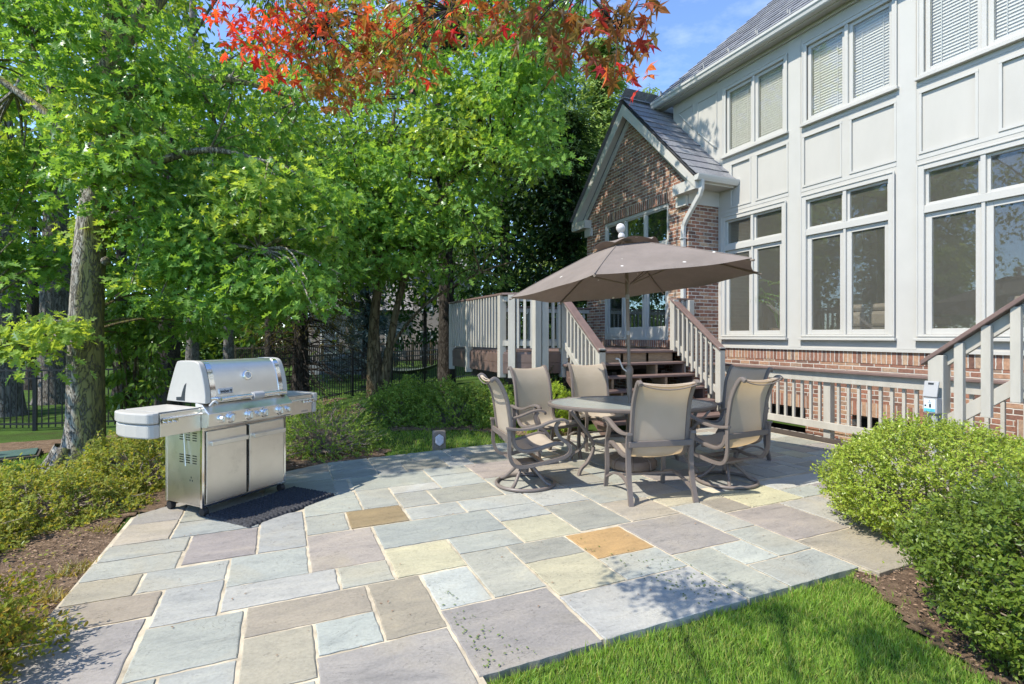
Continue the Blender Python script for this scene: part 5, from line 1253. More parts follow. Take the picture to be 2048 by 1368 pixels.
for i in range(17):
    u = i / 16 * 2 - 1
    for j in range(7): v = j / 6 * 2 - 1; wd = .10 + .5 * (1 - u * u); vs.append(tuple(c + ax * u * 1.7 + bk * v * wd + Vector((0, 0, .42 + .62 * u * u + .15 * v * v * (1 - u * u)))))
for i in range(16):
    for j in range(6): fs.append((i * 7 + j, i * 7 + j + 1, i * 7 + j + 8, i * 7 + j + 7))
m.add(vs, fs); m.build('bed', 'hammock_cloth', hm, smooth=60)
# neighbour's things seen through the trees
tp = at(675, 715, 24); tz = gz(tp[0], tp[1]); m = MB(); rr_ = random.Random(8)
prof = [(-1.4, 0), (-1.3, .55), (-.6, .62), (.3, .95), (1.0, 1.05), (1.35, .9), (1.5, 0)]
vs = []; fs = []
for i, (x, z) in enumerate(prof):
    for j, (y, k) in enumerate(((-.5, 0), (-.45, .85), (0, 1.0), (.45, .85), (.5, 0))): p = Vector((tp[0], tp[1], tz)) + ax * x + bk * y + Vector((0, 0, z * k)); vs.append(tuple(p + Vector((rr_.uniform(-.05, .05), rr_.uniform(-.05, .05), 0))))
for i in range(len(prof) - 1):
    for j in range(4): fs.append((i * 5 + j, i * 5 + j + 1, i * 5 + j + 6, i * 5 + j + 5))
m.add(vs, fs); o = m.build('covered_woodpile', 'tarp', smooth=40); tag(o, 'low heap under a grey tarpaulin on the lawn beyond the fence', 'covered heap')
# neighbour house
nc = at(760, HY, 36); nz0 = gz(nc[0], nc[1]); nh = thing('neighbor_house', 'pale neighbouring house with grey roof half hidden by the trees', 'house', (nc[0], nc[1], nz0))
c = Vector((nc[0], nc[1], nz0)); ex, ey = Vector((_rt[0], _rt[1], 0)), Vector((_fw[0], _fw[1], 0))
def NB(m, x0, x1, y0, y1, z0, z1):
    vs = [c + ex * x + ey * y + Vector((0, 0, z)) for z in (z0, z1) for x, y in ((x0, y0), (x1, y0), (x1, y1), (x0, y1))]; m.add(vs, [(0, 3, 2, 1), (4, 5, 6, 7), (0, 1, 5, 4), (1, 2, 6, 5), (2, 3, 7, 6), (3, 0, 4, 7)])
m = MB(); NB(m, -5, 6, 0, 8, -1, 3.6); NB(m, 2.4, 6, -.5, 7, -1, 6.2); m.build('wall', 'far_wall', nh)
m = MB()
for (x0, x1, y0, y1, z, h) in ((-5.5, 2.4, -.6, 8.4, 3.62, 3.2), (2.0, 6.5, -1, 7.5, 6.22, 2.0)):
    P = [c + ex * x0 + ey * y0 + Vector((0, 0, z)), c + ex * x1 + ey * y0 + Vector((0, 0, z)), c + ex * x1 + ey * y1 + Vector((0, 0, z)), c + ex * x0 + ey * y1 + Vector((0, 0, z)), c + ex * x0 + ey * (y0 + y1) / 2 + Vector((0, 0, z + h)), c + ex * x1 + ey * (y0 + y1) / 2 + Vector((0, 0, z + h))]
    m.add(P, [(0, 1, 5, 4), (2, 3, 4, 5), (0, 4, 3), (1, 2, 5), (0, 3, 2, 1)])
m.build('roof', 'far_roof', nh)
for (x, z0, z1) in ((-3.6, .6, 2.3), (-1.4, .6, 2.3), (.9, .6, 2.3)):
    m = MB(); NB(m, x - .55, x + .55, -.05, .02, z0, z1); w = m.build('window', 'trim_paint', nh); m = MB(); NB(m, x - .45, x + .45, -.07, -.052, z0 + .1, z1 - .1); m.build('pane', 'far_window', w)
for (x, z0, z1) in ((3.3, .4, 2.2), (4.9, .4, 2.2), (3.3, 3.6, 5.2), (4.9, 3.6, 5.2)):
    m = MB(); NB(m, x - .45, x + .45, -.56, -.49, z0, z1); w = m.build('window', 'trim_paint', nh); m = MB(); NB(m, x - .36, x + .36, -.58, -.562, z0 + .1, z1 - .1); m.build('pane', 'far_window', w)
# far fence across the neighbours' lawns and a green utility lid by the oak
q0 = at(470, HY, 30); q1 = at(900, HY, 29); ff = thing('picket_fence', 'distant brown picket fence across the far lawn', 'fence', (q0[0], q0[1], gz(q0[0], q0[1])))
A3 = Vector((q0[0], q0[1], gz(q0[0], q0[1]))); B3 = Vector((q1[0], q1[1], gz(q1[0], q1[1]))); n = 12
for k in range(n + 1):
    p = A3.lerp(B3, k / n); m = MB(); m.box(p.x - .06, p.x + .06, p.y - .06, p.y + .06, p.z, p.z + 1.5); m.build('post', 'tan_bark', ff)
m = MB()
for h in (.35, 1.3): m.beam(A3 + Vector((0, 0, h)), B3 + Vector((0, 0, h)), .05, .09)
for k in range(110): p = A3.lerp(B3, k / 110); m.box(p.x - .03, p.x + .03, p.y - .01, p.y + .01, p.z + .1, p.z + 1.4)
m.build('fence_panel', 'dark_bark', ff)
lp = at(8, 905, 8.0); z = gz(lp[0], lp[1]); t = thing('utility_cover', 'dark green flat utility cover lying on the lawn left of the oak', 'utility cover', (lp[0], lp[1], z), R(15), local=True)
m = MB(); m.box(-.5, .42, -.32, .32, -.05, .06); m.build('frame', 'dark_timber', t, local=True, bevel=.01)
m = MB(); m.box(-.46, .38, -.28, .28, .062, .085); m.build('lid', 'green_lid', t, local=True, bevel=.008)
# ---------------------------------------------------------------- vegetation tools
def fan(outline, ctr):
    V = np.array([(ctr[0], ctr[1], ctr[2])] + outline); n = len(outline)
    return V, np.array([(0, i + 1, (i + 1) % n + 1) for i in range(n)])
def sym(half):
    r = [(x, y, z) for x, y, z in half]; l = [(-x, y, z) for x, y, z in half[::-1] if x > 1e-6]
    return r + l
OAK = fan(sym([(0, 0, 0), (.05, .12, .01), (.24, .20, .06), (.07, .32, .0), (.38, .50, .08), (.09, .58, .0), (.28, .80, .05), (.07, .80, 0), (0, 1, -.06)]), (0, .45, -.03))
MAPLE = fan(sym([(0, 0, 0), (.13, .07, .02), (.44, -.02, -.10), (.17, .20, .03), (.54, .50, -.14), (.13, .40, .03), (.17, .62, .02), (0, 1.05, -.16)]), (0, .26, .04))
DIA = (np.array([(0, 0, 0), (.28, .45, .07), (0, 1, 0), (-.28, .45, .07)]), np.array([(0, 1, 2), (0, 2, 3)]))
OVAL = (np.array([(0, 0, 0), (.24, .28, .05), (.22, .66, .05), (0, 1, 0), (-.22, .66, .05), (-.24, .28, .05)]), np.array([(0, 1, 2), (0, 2, 3), (0, 3, 4), (0, 4, 5)]))
NEEDLE = (np.array([(0, 0, 0), (.10, .3, .01), (.05, 1, -.06), (-.05, 1, -.06), (-.10, .3, .01)]), np.array([(0, 1, 2), (0, 2, 3), (0, 3, 4)]))
BLADE = (np.array([(-.045, 0, 0), (.045, 0, 0), (-.035, .5, .05), (.035, .5, .05), (0, 1, .22)]), np.array([(0, 1, 3), (0, 3, 2), (2, 3, 4)]))
def unit(a): return a / np.maximum(np.linalg.norm(a, axis=1, keepdims=True), 1e-9)
def scatter(tpl, pos, dirs, nrm, size):
    V, T = tpl; y = unit(dirs); x = unit(np.cross(y, nrm)); z = np.cross(x, y)
    P = pos[:, None, :] + size[:, None, None] * (V[None, :, 0:1] * x[:, None, :] + V[None, :, 1:2] * y[:, None, :] + V[None, :, 2:3] * z[:, None, :])
    k = len(V); Fc = (T[None] + (np.arange(len(pos)) * k)[:, None, None]).reshape(-1, 3)
    return P.reshape(-1, 3), Fc
def merge(parts):
    Vs, Fs, Ms, o = [], [], [], 0
    for q in parts:
        V, Fc = q[0], q[1]; Vs.append(V); Fs.append(Fc + o); o += len(V); Ms.append(np.full(len(Fc), q[2] if len(q) > 2 else 0))
    return np.concatenate(Vs), np.concatenate(Fs), np.concatenate(Ms)
def rnd(n, a, b): return rng.uniform(a, b, n)
def sphere(n):
    v = rng.normal(size=(n, 3)); return unit(v)
_o = at(160, HY, 7.4); OAKX, OAKY = float(_o[0]), float(_o[1])
def shaded_ok(c):
    """leaves must not stand between the sun and the open patio or the house front"""
    x, y, z = c[:, 0], c[:, 1], c[:, 2]
    gx_, gy_ = x + .74 * z, y + .05 * z
    bad = (gx_ > -2.0) & (gx_ < 7.6) & (gy_ < 5.6) & (gy_ > 1.5)
    t2 = (OAKX - x) / .74; bad |= (t2 > 0) & (np.abs(y + .05 * t2 - OAKY) < 1.0) & (z - t2 > -1.2) & (z - t2 < 4.6) & (rng.uniform(0, 1, len(x)) < .99)
    bad |= (gx_ > -3.6) & (gx_ < -.5) & (gy_ > 3.0) & (gy_ < 6.6) & (rng.uniform(0, 1, len(x)) < .8)
    bad |= (gx_ > -13) & (gx_ < 2) & (gy_ > 11) & (gy_ < 26) & (rng.uniform(0, 1, len(x)) < .7)
    bad |= (gx_ > .8) & (gx_ < 3.2) & (gy_ > 6.6) & (gy_ < 8.3) & (rng.uniform(0, 1, len(x)) < .6)
    t = (7.785 - x) / .74; bad |= (t > 0) & (y + .05 * t < 7.62) & (y + .05 * t > -1) & (z - t > -.5) & (z - t < 6.6)
    return ~bad
def blob(n, px, py, d, check=True):
    out = np.zeros((0, 3))
    for _ in range(30):
        k = n * 2; a = rnd(k, *px); b = rnd(k, *py); dd = rnd(k, *d)
        P = _fw[None] * dd[:, None] + _rt[None] * ((a - CX) / F * dd)[:, None]; P[:, 2] = CAMH + (HY - b) / F * dd
        if check:
            P = P[shaded_ok(P)]
            pd = P[:, 0] * _fw[0] + P[:, 1] * _fw[1]; qx = CX + F * (P[:, 0] * _rt[0] + P[:, 1] * _rt[1]) / pd; qy = HY - F * (P[:, 2] - CAMH) / pd
            P = P[~((pd < 7.7) & (qx > 110) & (qx < 270) & (qy > 340) & (qy < 560) & (rng.uniform(0, 1, len(P)) < .9))]   # the trunk stands clear of its lower sprays
        out = np.concatenate([out, P])
        if len(out) >= n: break
    return out[:n]
def sprays(C, per, r, size, tpl=OAK, flat=.38, droop=.55, nup=.7, axis=None):
    """flattened sprays of leaves round each centre; leaves point outwards and hang"""
    n = len(C) * per; c = np.repeat(C, per, axis=0); rr = np.repeat(rnd(len(C), .7, 1.25) * r, per)
    tilt = np.repeat(sphere(len(C)) * .35, per, axis=0)
    d = sphere(n) * (rng.uniform(0, 1, (n, 1)) ** .45); p = d.copy(); p[:, 2] *= flat; p[:, 2] -= (p[:, 0] * tilt[:, 0] + p[:, 1] * tilt[:, 1]); p[:, 2] -= .25 * (d[:, 0] ** 2 + d[:, 1] ** 2)
    pos = c + p * rr[:, None]
    dirs = p * np.array([1, 1, .3]) + rng.normal(size=(n, 3)) * .45; dirs[:, 2] -= droop * rnd(n, .3, 1.3)
    nr = np.stack([rng.normal(0, .5, n), rng.normal(0, .5, n), np.full(n, nup)], 1) + tilt
    return scatter(tpl, pos, dirs, nr, rnd(n, .75, 1.2) * size)
def trunk_mesh(mb_, pts, r, n=16, seed=0, rough=.06, sub=5):
    P = cr(pts, sub); m = len(P); rad = np.interp(np.linspace(0, 1, m), np.linspace(0, 1, len(r)), r)
    o = len(mb_.v)
    for i in range(m):
        t = (P[min(i + 1, m - 1)] - P[max(i - 1, 0)]).normalized(); u = t.orthogonal() if i == 0 else (u - t * u.dot(t)); u.normalize(); w = t.cross(u)
        for k in range(n):
            a = 2 * math.pi * k / n; q = w * math.cos(a) + u * math.sin(a); nn = mnoise.noise(Vector((q.x * 1.6 + seed, q.y * 1.6, P[i].z * .9))) * 1.4 + mnoise.noise(Vector((q.x * 5 + seed, q.y * 5, P[i].z * 1.5))) * .5
            mb_.v.append(tuple(P[i] + q * rad[i] * (1 + rough * nn)))
    for i in range(m - 1):
        for k in range(n): mb_.f.append((o + i * n + k, o + i * n + (k + 1) % n, o + (i + 1) * n + (k + 1) % n, o + (i + 1) * n + k))
    mb_.f.append(tuple(o + (m - 1) * n + k for k in range(n)))
def V3(a): return Vector((float(a[0]), float(a[1]), float(a[2])))
def limbs(mb_, forks, C, r0=.035, every=3, seed=1):
    """thin branches from the nearest fork point out to spray centres"""
    rr = random.Random(seed); K = [V3(f) for f in forks]
    for i in range(0, len(C), every):
        c = V3(C[i]); f = min(K, key=lambda q: (q - c).length); md = f.lerp(c, .5) + Vector((rr.uniform(-.12, .12), rr.uniform(-.12, .12), .10 + rr.uniform(0, .15))) * (c - f).length * .6
        L_ = (c - f).length; r1 = min(r0, .010 + .009 * L_)
        mb_.tube(cr([f, md, c, c + (c - md).normalized() * .15], 4), list(np.linspace(r1, .004, 13)), 5, cap=False)
def put_tree(name, label, base, parts_v, crown_mat, trunk_mb, bark, group=None, smooth_trunk=60, cat='tree'):
    t = thing(name, label, cat, tuple(map(float, base)), 0, group)
    Vv, Fv, Mv = merge(parts_v); npmesh('crown', Vv, Fv, crown_mat, t, mats_idx=Mv)
    trunk_mb.build('trunk', bark, t, smooth=smooth_trunk)
    return t
def base_at(px, d): p = at(px, HY, d); return (float(p[0]), float(p[1]), gz(float(p[0]), float(p[1])))

# ---- the big oak on the left
b = Vector(base_at(160, 7.4)); T = MB()
path = [b + Vector((0, 0, -.15)), b + Vector((.02, 0, .12)), b + Vector((.05, .02, .6))] + [V3(at(px, py, d)) for px, py, d in ((172, 640, 7.42), (182, 470, 7.45), (205, 290, 7.5), (222, 120, 7.55), (236, -60, 7.65), (250, -300, 7.8))]
trunk_mesh(T, path, [.40, .31, .245, .205, .185, .17, .155, .14, .10], n=26, seed=3, rough=.07, sub=7)
for k in range(5):
    a = k * 1.26 + .4; q = Vector((math.cos(a), math.sin(a), 0)); trunk_mesh(T, [b + q * .22 + Vector((0, 0, .32)), b + q * .40 + Vector((0, 0, .06)), b + q * .62 + Vector((0, 0, -.10))], [.10, .075, .03], n=8, seed=k, sub=4)
for px, py, d, r_ in ((148, 655, 7.25, .09), (211, 522, 7.28, .06)):
    p = V3(at(px, py, d)); T.lathe([(.01, -r_), (r_ * .8, -r_ * .6), (r_, 0), (r_ * .8, r_ * .6), (.01, r_)], 10, tuple(p))
fork = []
for pts, r in (([(222, 110, 7.55), (262, 60, 7.6), (330, -20, 7.8), (420, -130, 7.9)], [.15, .12, .10, .06]), ([(200, 380, 7.5), (300, 330, 7.5), (420, 300, 7.6), (560, 330, 7.6)], [.08, .06, .045, .02]),
               ([(190, 440, 7.45), (260, 430, 7.4), (380, 470, 7.3), (520, 500, 7.2)], [.07, .05, .04, .02]), ([(200, 330, 7.5), (120, 250, 7.4), (30, 180, 7.4), (-60, 120, 7.3)], [.08, .06, .05, .03]),
               ([(165, 660, 7.4), (90, 690, 7.3), (20, 690, 7.1), (-80, 650, 7.0)], [.07, .055, .05, .03]), ([(213, 200, 7.5), (320, 170, 8.0), (460, 160, 8.6), (600, 200, 9.2)], [.09, .07, .05, .02]), ([(110, 245, 7.4), (100, 180, 7.4), (60, 80, 7.4)], [.05, .035, .02])):
    P = [V3(at(*q)) for q in pts]; trunk_mesh(T, P, r, n=9, seed=5, sub=5); fork += P[1:] + [P[1].lerp(P[2], .5)]
Cs = [blob(120, (-130, 330), (-120, 330), (6.3, 9.2)), blob(60, (-130, 130), (300, 590), (6.6, 8.6)), blob(10, (120, 260), (300, 440), (6.3, 7.2)), blob(85, (250, 680), (330, 560), (6.6, 8.6)), blob(50, (300, 620), (480, 630), (6.8, 8.8)), blob(100, (250, 620), (120, 400), (7.6, 10.5)), blob(24, (420, 620), (520, 600), (6.4, 7.4)), blob(26, (215, 420), (520, 680), (8.4, 10))]
Cb = [blob(30, (-60, 120), (640, 715), (6.6, 7.5)), blob(40, (-60, 300), (180, 560), (6.5, 8.0)), blob(22, (330, 660), (330, 520), (6.5, 7.4)), blob(12, (60, 260), (420, 480), (7.2, 7.8))]
_z = rnd(34, 6.0, 8.6); Cs.append(np.stack([rnd(34, -.1, 2.7) - .74 * _z, rnd(34, 5.75, 6.5) - .05 * _z, _z], 1))   # unseen oak sprays added beyond the view so their shade dapples the patio back
C1, C2 = np.concatenate(Cs), np.concatenate(Cb); limbs(T, fork, C1, .03, 3, 2); limbs(T, fork, C2, .02, 2, 3)
put_tree('oak_tree', 'big oak with mossy grey trunk standing left of the grill', b, [(*sprays(C1, 44, .46, .150), 0), (*sprays(C2, 34, .40, .150), 1)], ['oak_leaf', 'oak_leaf_bright'], T, 'oak_bark')

# ---- second oak, whose leaves fill the top centre
b = Vector(base_at(893, 14.2)); T = MB(); path = [b + Vector((0, 0, -.15)), b + Vector((0, 0, .5))] + [V3(at(px, py, 14.2)) for px, py in ((893, 600), (888, 430), (880, 260), (860, 60), (850, -150))]
trunk_mesh(T, path, [.34, .25, .21, .18, .15, .11, .06], n=14, seed=8)
fork = [V3(at(*q)) for q in ((880, 300, 13.5), (840, 200, 12.5), (780, 280, 11.5), (960, 250, 12.2), (1000, 330, 11.5), (880, 120, 12.2), (720, 380, 11), (900, 420, 12), (1040, 230, 13), (640, 330, 11))]
for f in fork[1:]: trunk_mesh(T, [V3(at(884, 360, 14.2)), V3(at(884, 360, 14.2)).lerp(f, .5) + Vector((0, 0, .3)), f], [.07, .045, .02], n=7, seed=4)
C1 = np.concatenate([blob(170, (700, 1110), (20, 330), (10.5, 13.5)), blob(80, (700, 985), (300, 470), (10.0, 12.5)), blob(60, (560, 800), (300, 470), (9.5, 11.5)), blob(50, (640, 900), (440, 560), (9.5, 12)), blob(46, (985, 1100), (60, 330), (8.9, 10.6)), blob(100, (930, 1150), (-420, 40), (8.8, 11.2))])  # last blob: unseen leaves added above the view to shade the gable
C2 = np.concatenate([blob(24, (800, 1060), (140, 330), (10, 11)), blob(10, (900, 1060), (250, 360), (10.4, 11.4))]); limbs(T, fork, C1, .03, 4, 5); limbs(T, fork, C2, .02, 2, 6)
put_tree('oak_tree', 'dark trunked oak by the deck corner, its crown over the middle of the yard', b, [(*sprays(C1, 44, .56, .165), 0), (*sprays(C2, 36, .46, .16), 1)], ['oak_leaf', 'oak_leaf_bright'], T, 'dark_bark')

# ---- two-stemmed small tree in front of the fence
b = Vector(base_at(752, 11.0)); T = MB()
for pts, r in (([(752, 0), (748, 660), (757, 560), (765, 440), (775, 330), (790, 220)], [.22, .11, .09, .075, .05, .03]), ([(765, 0), (778, 700), (800, 590), (835, 490), (880, 400), (930, 330)], [.15, .085, .07, .05, .035, .02]), ([(757, 560), (745, 470), (735, 380), (700, 300)], [.06, .05, .04, .02]), ([(800, 590), (812, 480), (815, 380), (830, 280)], [.05, .04, .03, .015]), ([(775, 700), (850, 610), (960, 545), (1040, 520)], [.035, .03, .02, .01])):
    P = [(b + Vector((.05 if px == 765 else 0, 0, -.1)) if py == 0 else V3(at(px, py, 11.0))) for px, py in pts]; trunk_mesh(T, P, r, n=10, seed=px, sub=5)
fork = [V3(at(*q)) for q in ((775, 330, 11), (880, 400, 11), (700, 300, 11), (830, 280, 11), (960, 545, 11), (735, 380, 11))]
C1 = np.concatenate([blob(60, (620, 980), (250, 430), (10.2, 12.3)), blob(14, (860, 1010), (470, 570), (10.4, 12.0)), blob(14, (680, 800), (450, 560), (10.4, 11.5))]); limbs(T, fork, C1, .02, 2, 9)
put_tree('twin_stem_tree', 'slender tan two-stemmed tree rising in front of the fence', b, [(*sprays(C1, 40, .45, .11, tpl=OVAL), 0)], ['mid_leaf'], T, 'tan_bark')

# ---- other trees behind, each on its own trunk
def bg_tree(name, label, px, d, r0, top_py, blobs, leaf, size, per=60, r=.8, tpl=OVAL, bark='grey_bark', group='trees beyond the fence', lean=0, tm=None, flat=.5, droop=.5):
    b = Vector(base_at(px, d)); T = MB(); zt = CAMH + (HY - top_py) / F * d; ax_ = Vector((_rt[0], _rt[1], 0)); H_ = zt - b.z
    trunk_mesh(T, [b + Vector((0, 0, -.2)), b + Vector((0, 0, H_ * .08)), b + ax_ * lean * .4 + Vector((0, 0, H_ * .4)), b + ax_ * lean + Vector((0, 0, H_))], [r0 * 1.5, r0, r0 * .85, r0 * .35], n=12, seed=px, sub=6)
    C1 = np.concatenate([blob(int(q[0] * .62), *q[1:]) for q in blobs]); forks = [b + ax_ * lean * k + Vector((0, 0, H_ * k)) for k in (.5, .65, .8, .95)]; limbs(T, forks, C1, .06, 4, px)
    return put_tree(name, label, b, [(*sprays(C1, per, r, size, tpl=tpl, flat=flat, droop=droop), 0)], [leaf], T, bark, group)
bg_tree('woodland_tree', 'dark straight trunk right behind the grill, beyond the fence', 338, 13.2, .27, 250, [(60, (200, 560), (180, 480), (12.5, 16))], 'wood_leaf', .20, 55, .8, bark='dark_bark')
bg_tree('woodland_tree', 'broad grey trunk behind the oak, sunlit on its left side', 112, 15.0, .42, 150, [(70, (-60, 330), (60, 420), (14, 18))], 'wood_leaf', .22, 55, .9)
bg_tree('woodland_tree', 'grey trunk at the far left edge of the view', 12, 12.5, .30, 200, [(60, (-250, 130), (120, 520), (11.5, 15))], 'wood_leaf', .20, 55, .8)
bg_tree('woodland_tree', 'thin pale trunk rising just behind the grill lid', 457, 20.0, .20, 330, [(60, (330, 640), (150, 520), (18, 23))], 'wood_leaf', .24, 55, 1.0)
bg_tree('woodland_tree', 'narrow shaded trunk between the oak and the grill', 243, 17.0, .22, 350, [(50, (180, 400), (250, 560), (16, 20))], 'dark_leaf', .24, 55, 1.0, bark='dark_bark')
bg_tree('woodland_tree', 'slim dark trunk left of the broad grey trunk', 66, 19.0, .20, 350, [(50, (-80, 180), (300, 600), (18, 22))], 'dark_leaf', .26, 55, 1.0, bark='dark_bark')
bg_tree('woodland_tree', 'tall upright tree with grey stem below the red maple leaves', 385, 21.0, .24, -100, [(90, (250, 640), (-150, 300), (18, 24))], 'wood_leaf', .26, 55, 1.1)
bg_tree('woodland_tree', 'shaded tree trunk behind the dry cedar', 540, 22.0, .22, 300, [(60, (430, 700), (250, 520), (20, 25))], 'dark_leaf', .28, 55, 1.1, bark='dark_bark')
bg_tree('woodland_tree', 'leafy tree of bright foliage above the neighbouring house', 700, 26.0, .25, 100, [(80, (560, 880), (-20, 300), (23, 29)), (110, (600, 920), (400, 600), (19, 26))], 'wood_leaf', .30, 50, 1.3)
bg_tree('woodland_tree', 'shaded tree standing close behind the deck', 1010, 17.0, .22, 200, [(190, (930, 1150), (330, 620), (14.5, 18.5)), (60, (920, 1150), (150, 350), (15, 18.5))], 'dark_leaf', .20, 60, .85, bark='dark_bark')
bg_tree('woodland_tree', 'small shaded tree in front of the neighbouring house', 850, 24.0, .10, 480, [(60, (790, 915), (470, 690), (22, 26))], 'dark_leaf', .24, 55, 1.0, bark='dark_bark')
# unseen trees added past the left edge to give the panes something to reflect
for k, (x, y) in enumerate(((-9.5, 9.0), (-12.0, 14.5), (-8.5, 17.0), (-15, 9.5))):
    bz = gz(x, y); T = MB(); b = Vector((x, y, bz)); trunk_mesh(T, [b + Vector((0, 0, -.2)), b + Vector((0, 0, 1)), b + Vector((.2, 0, 4)), b + Vector((.3, .2, 8))], [.4, .28, .24, .1], n=10, seed=k)
    C1 = np.stack([rnd(80, -2.6, 2.6) + x, rnd(80, -2.6, 2.6) + y, rnd(80, 2.4, 9.5)], 1); C1 = C1[shaded_ok(C1)]; limbs(T, [b + Vector((.1, 0, h)) for h in (3, 5, 7)], C1, .06, 4, k)
    put_tree('woodland_tree', ['spreading tree on the lawn left of the oak', 'tall tree beyond the left lawn', 'tall tree far behind the left lawn', 'leafy tree at the far left of the yard'][k], b, [(*sprays(C1, 55, .9, .22, tpl=DIA), 0)], ['wood_leaf'], T, 'grey_bark', 'trees beyond the fence')
# conifers by the gable
def conifer(label, px, d, top_py, rad, leaf, n, name='conifer_tree', per=46, size=.30, zlow=1.0, group=None, fill=1.0, bark='dark_bark', drp=.35):
    b = Vector(base_at(px, d)); zt = CAMH + (HY - top_py) / F * d; T = MB(); trunk_mesh(T, [b + Vector((0, 0, -.2)), b + Vector((0, 0, (zt - b.z) * .5)), Vector((b.x, b.y, zt))], [.26, .18, .02], n=9, seed=px)
    h = rnd(n, 0, 1) ** .85; z = b.z + zlow + (zt - b.z - zlow) * h; a = rnd(n, 0, 6.283); r = rad * (1 - h * .93) * rnd(n, .25, 1.0)
    C1 = np.stack([b.x + r * np.cos(a), b.y + r * np.sin(a), z - .15 * r], 1)
    for i in range(0, n, 4): c = V3(C1[i]); T.tube([Vector((b.x, b.y, c.z + .12)), c], [.03, .008], 4, cap=False)
    nn = n * per; c = np.repeat(C1, per, axis=0); outd = np.stack([np.repeat(np.cos(a), per), np.repeat(np.sin(a), per), np.full(nn, -.12)], 1)
    along = rnd(nn, -.5, .6); side = np.stack([-outd[:, 1], outd[:, 0], np.zeros(nn)], 1); sd = rng.normal(0, .16, nn) * (1.1 - along)
    pos = c + outd * along[:, None] + side * sd[:, None] + np.stack([np.zeros(nn), np.zeros(nn), rng.normal(0, .05, nn) - .1 * along ** 2], 1)
    dirs = outd + side * np.sign(sd)[:, None] * .8 + rng.normal(size=(nn, 3)) * .3; dirs[:, 2] -= drp
    nr = np.stack([rng.normal(0, .35, nn), rng.normal(0, .35, nn), np.ones(nn)], 1)
    return put_tree(name, label, b, [(*scatter(NEEDLE, pos, dirs, nr, rnd(nn, .6, 1.2) * size), 0)], [leaf], T, bark, group)
conifer('tall feathery sunlit conifer against the sky behind the brick gable', 1205, 21.5, 85, 3.1, 'conifer_leaf', 420, zlow=2.0, per=56, drp=.6)
conifer('second feathery conifer, partly hidden by the oak leaves, left of the sunlit one', 1120, 22.5, 60, 2.6, 'conifer_leaf', 200, zlow=2.5)
conifer('dark hemlock directly left of the brick gable', 1140, 15.5, 230, 2.0, 'dark_leaf', 520, size=.20, zlow=.6)
conifer('small conifer tip showing above the wing roof', 1300, 26, 175, 1.5, 'conifer_leaf', 60, zlow=4)
conifer('bluish spruce in the neighbouring yard behind the fence', 735, 21.0, 560, 1.7, 'blue_spruce', 130, name='spruce_tree', size=.22, zlow=.3)
# dry cedar with bare drooping twigs
b = Vector(base_at(600, 11.6)); T = MB(); trunk_mesh(T, [b + Vector((0, 0, -.1)), b + Vector((0, 0, .8)), V3(at(603, 600, 11.6)), V3(at(606, 430, 11.6))], [.28, .18, .13, .05], n=12, seed=2)
C1 = blob(90, (500, 700), (470, 690), (10.6, 12.6)); limbs(T, [V3(at(602, y, 11.6)) for y in (520, 580, 640, 700)], C1, .03, 2, 4)
rr_ = random.Random(21)
for k in range(150):
    z0_ = rr_.uniform(.4, 2.6); a = rr_.uniform(0, 6.28); q = Vector((math.cos(a), math.sin(a), 0)); s0 = Vector((b.x, b.y, z0_)); L_ = rr_.uniform(.5, 1.4); e = s0 + q * L_ + Vector((0, 0, -rr_.uniform(.1, .7)))
    T.tube([s0, s0.lerp(e, .5) + Vector((0, 0, .12)), e, e + Vector((q.x * .1, q.y * .1, -.15))], [.012, .009, .006, .003], 4, cap=False)
put_tree('cedar_tree', 'half bare cedar with dry drooping twigs behind the right side table of the grill', b, [(*sprays(C1, 46, .42, .10, tpl=NEEDLE, droop=.8), 0)], ['cedar_dry'], T, 'dark_bark')
# distant woods closing the view
Cw = np.concatenate([blob(700, (-500, 1250), (250, 700), (38, 48), False), blob(240, (-500, 1100), (-60, 300), (38, 48), False), blob(60, (1230, 1800), (560, 700), (40, 46), False), blob(420, (-500, 1150), (610, 722), (36, 47), False)])
V_, F_, _m = merge([(*sprays(Cw, 46, 2.1, .62, tpl=DIA, flat=.7), 0)]); o = npmesh('woods', V_, F_, 'far_leaf'); tag(o, 'distant leafy woods closing the view behind the yards', 'woods', kind='stuff')
# leafy sapling between oak and grill
b = Vector(base_at(262, 8.9)); T = MB(); rr_ = random.Random(3)
C1 = np.concatenate([blob(40, (205, 320), (640, 810), (8.4, 9.5)), blob(16, (215, 300), (600, 680), (8.4, 9.4))])
for i in range(0, len(C1), 2): c = V3(C1[i]); T.tube(cr([b, b.lerp(c, .6) + Vector((rr_.uniform(-.1, .1), 0, .1)), c], 4), list(np.linspace(.016, .004, 9)), 5, cap=False)
put_tree('sapling', 'leafy dark green sapling between the oak trunk and the grill', b, [(*sprays(C1, 30, .28, .12, tpl=OVAL, droop=.9), 0)], ['mid_leaf'], T, 'tan_bark')

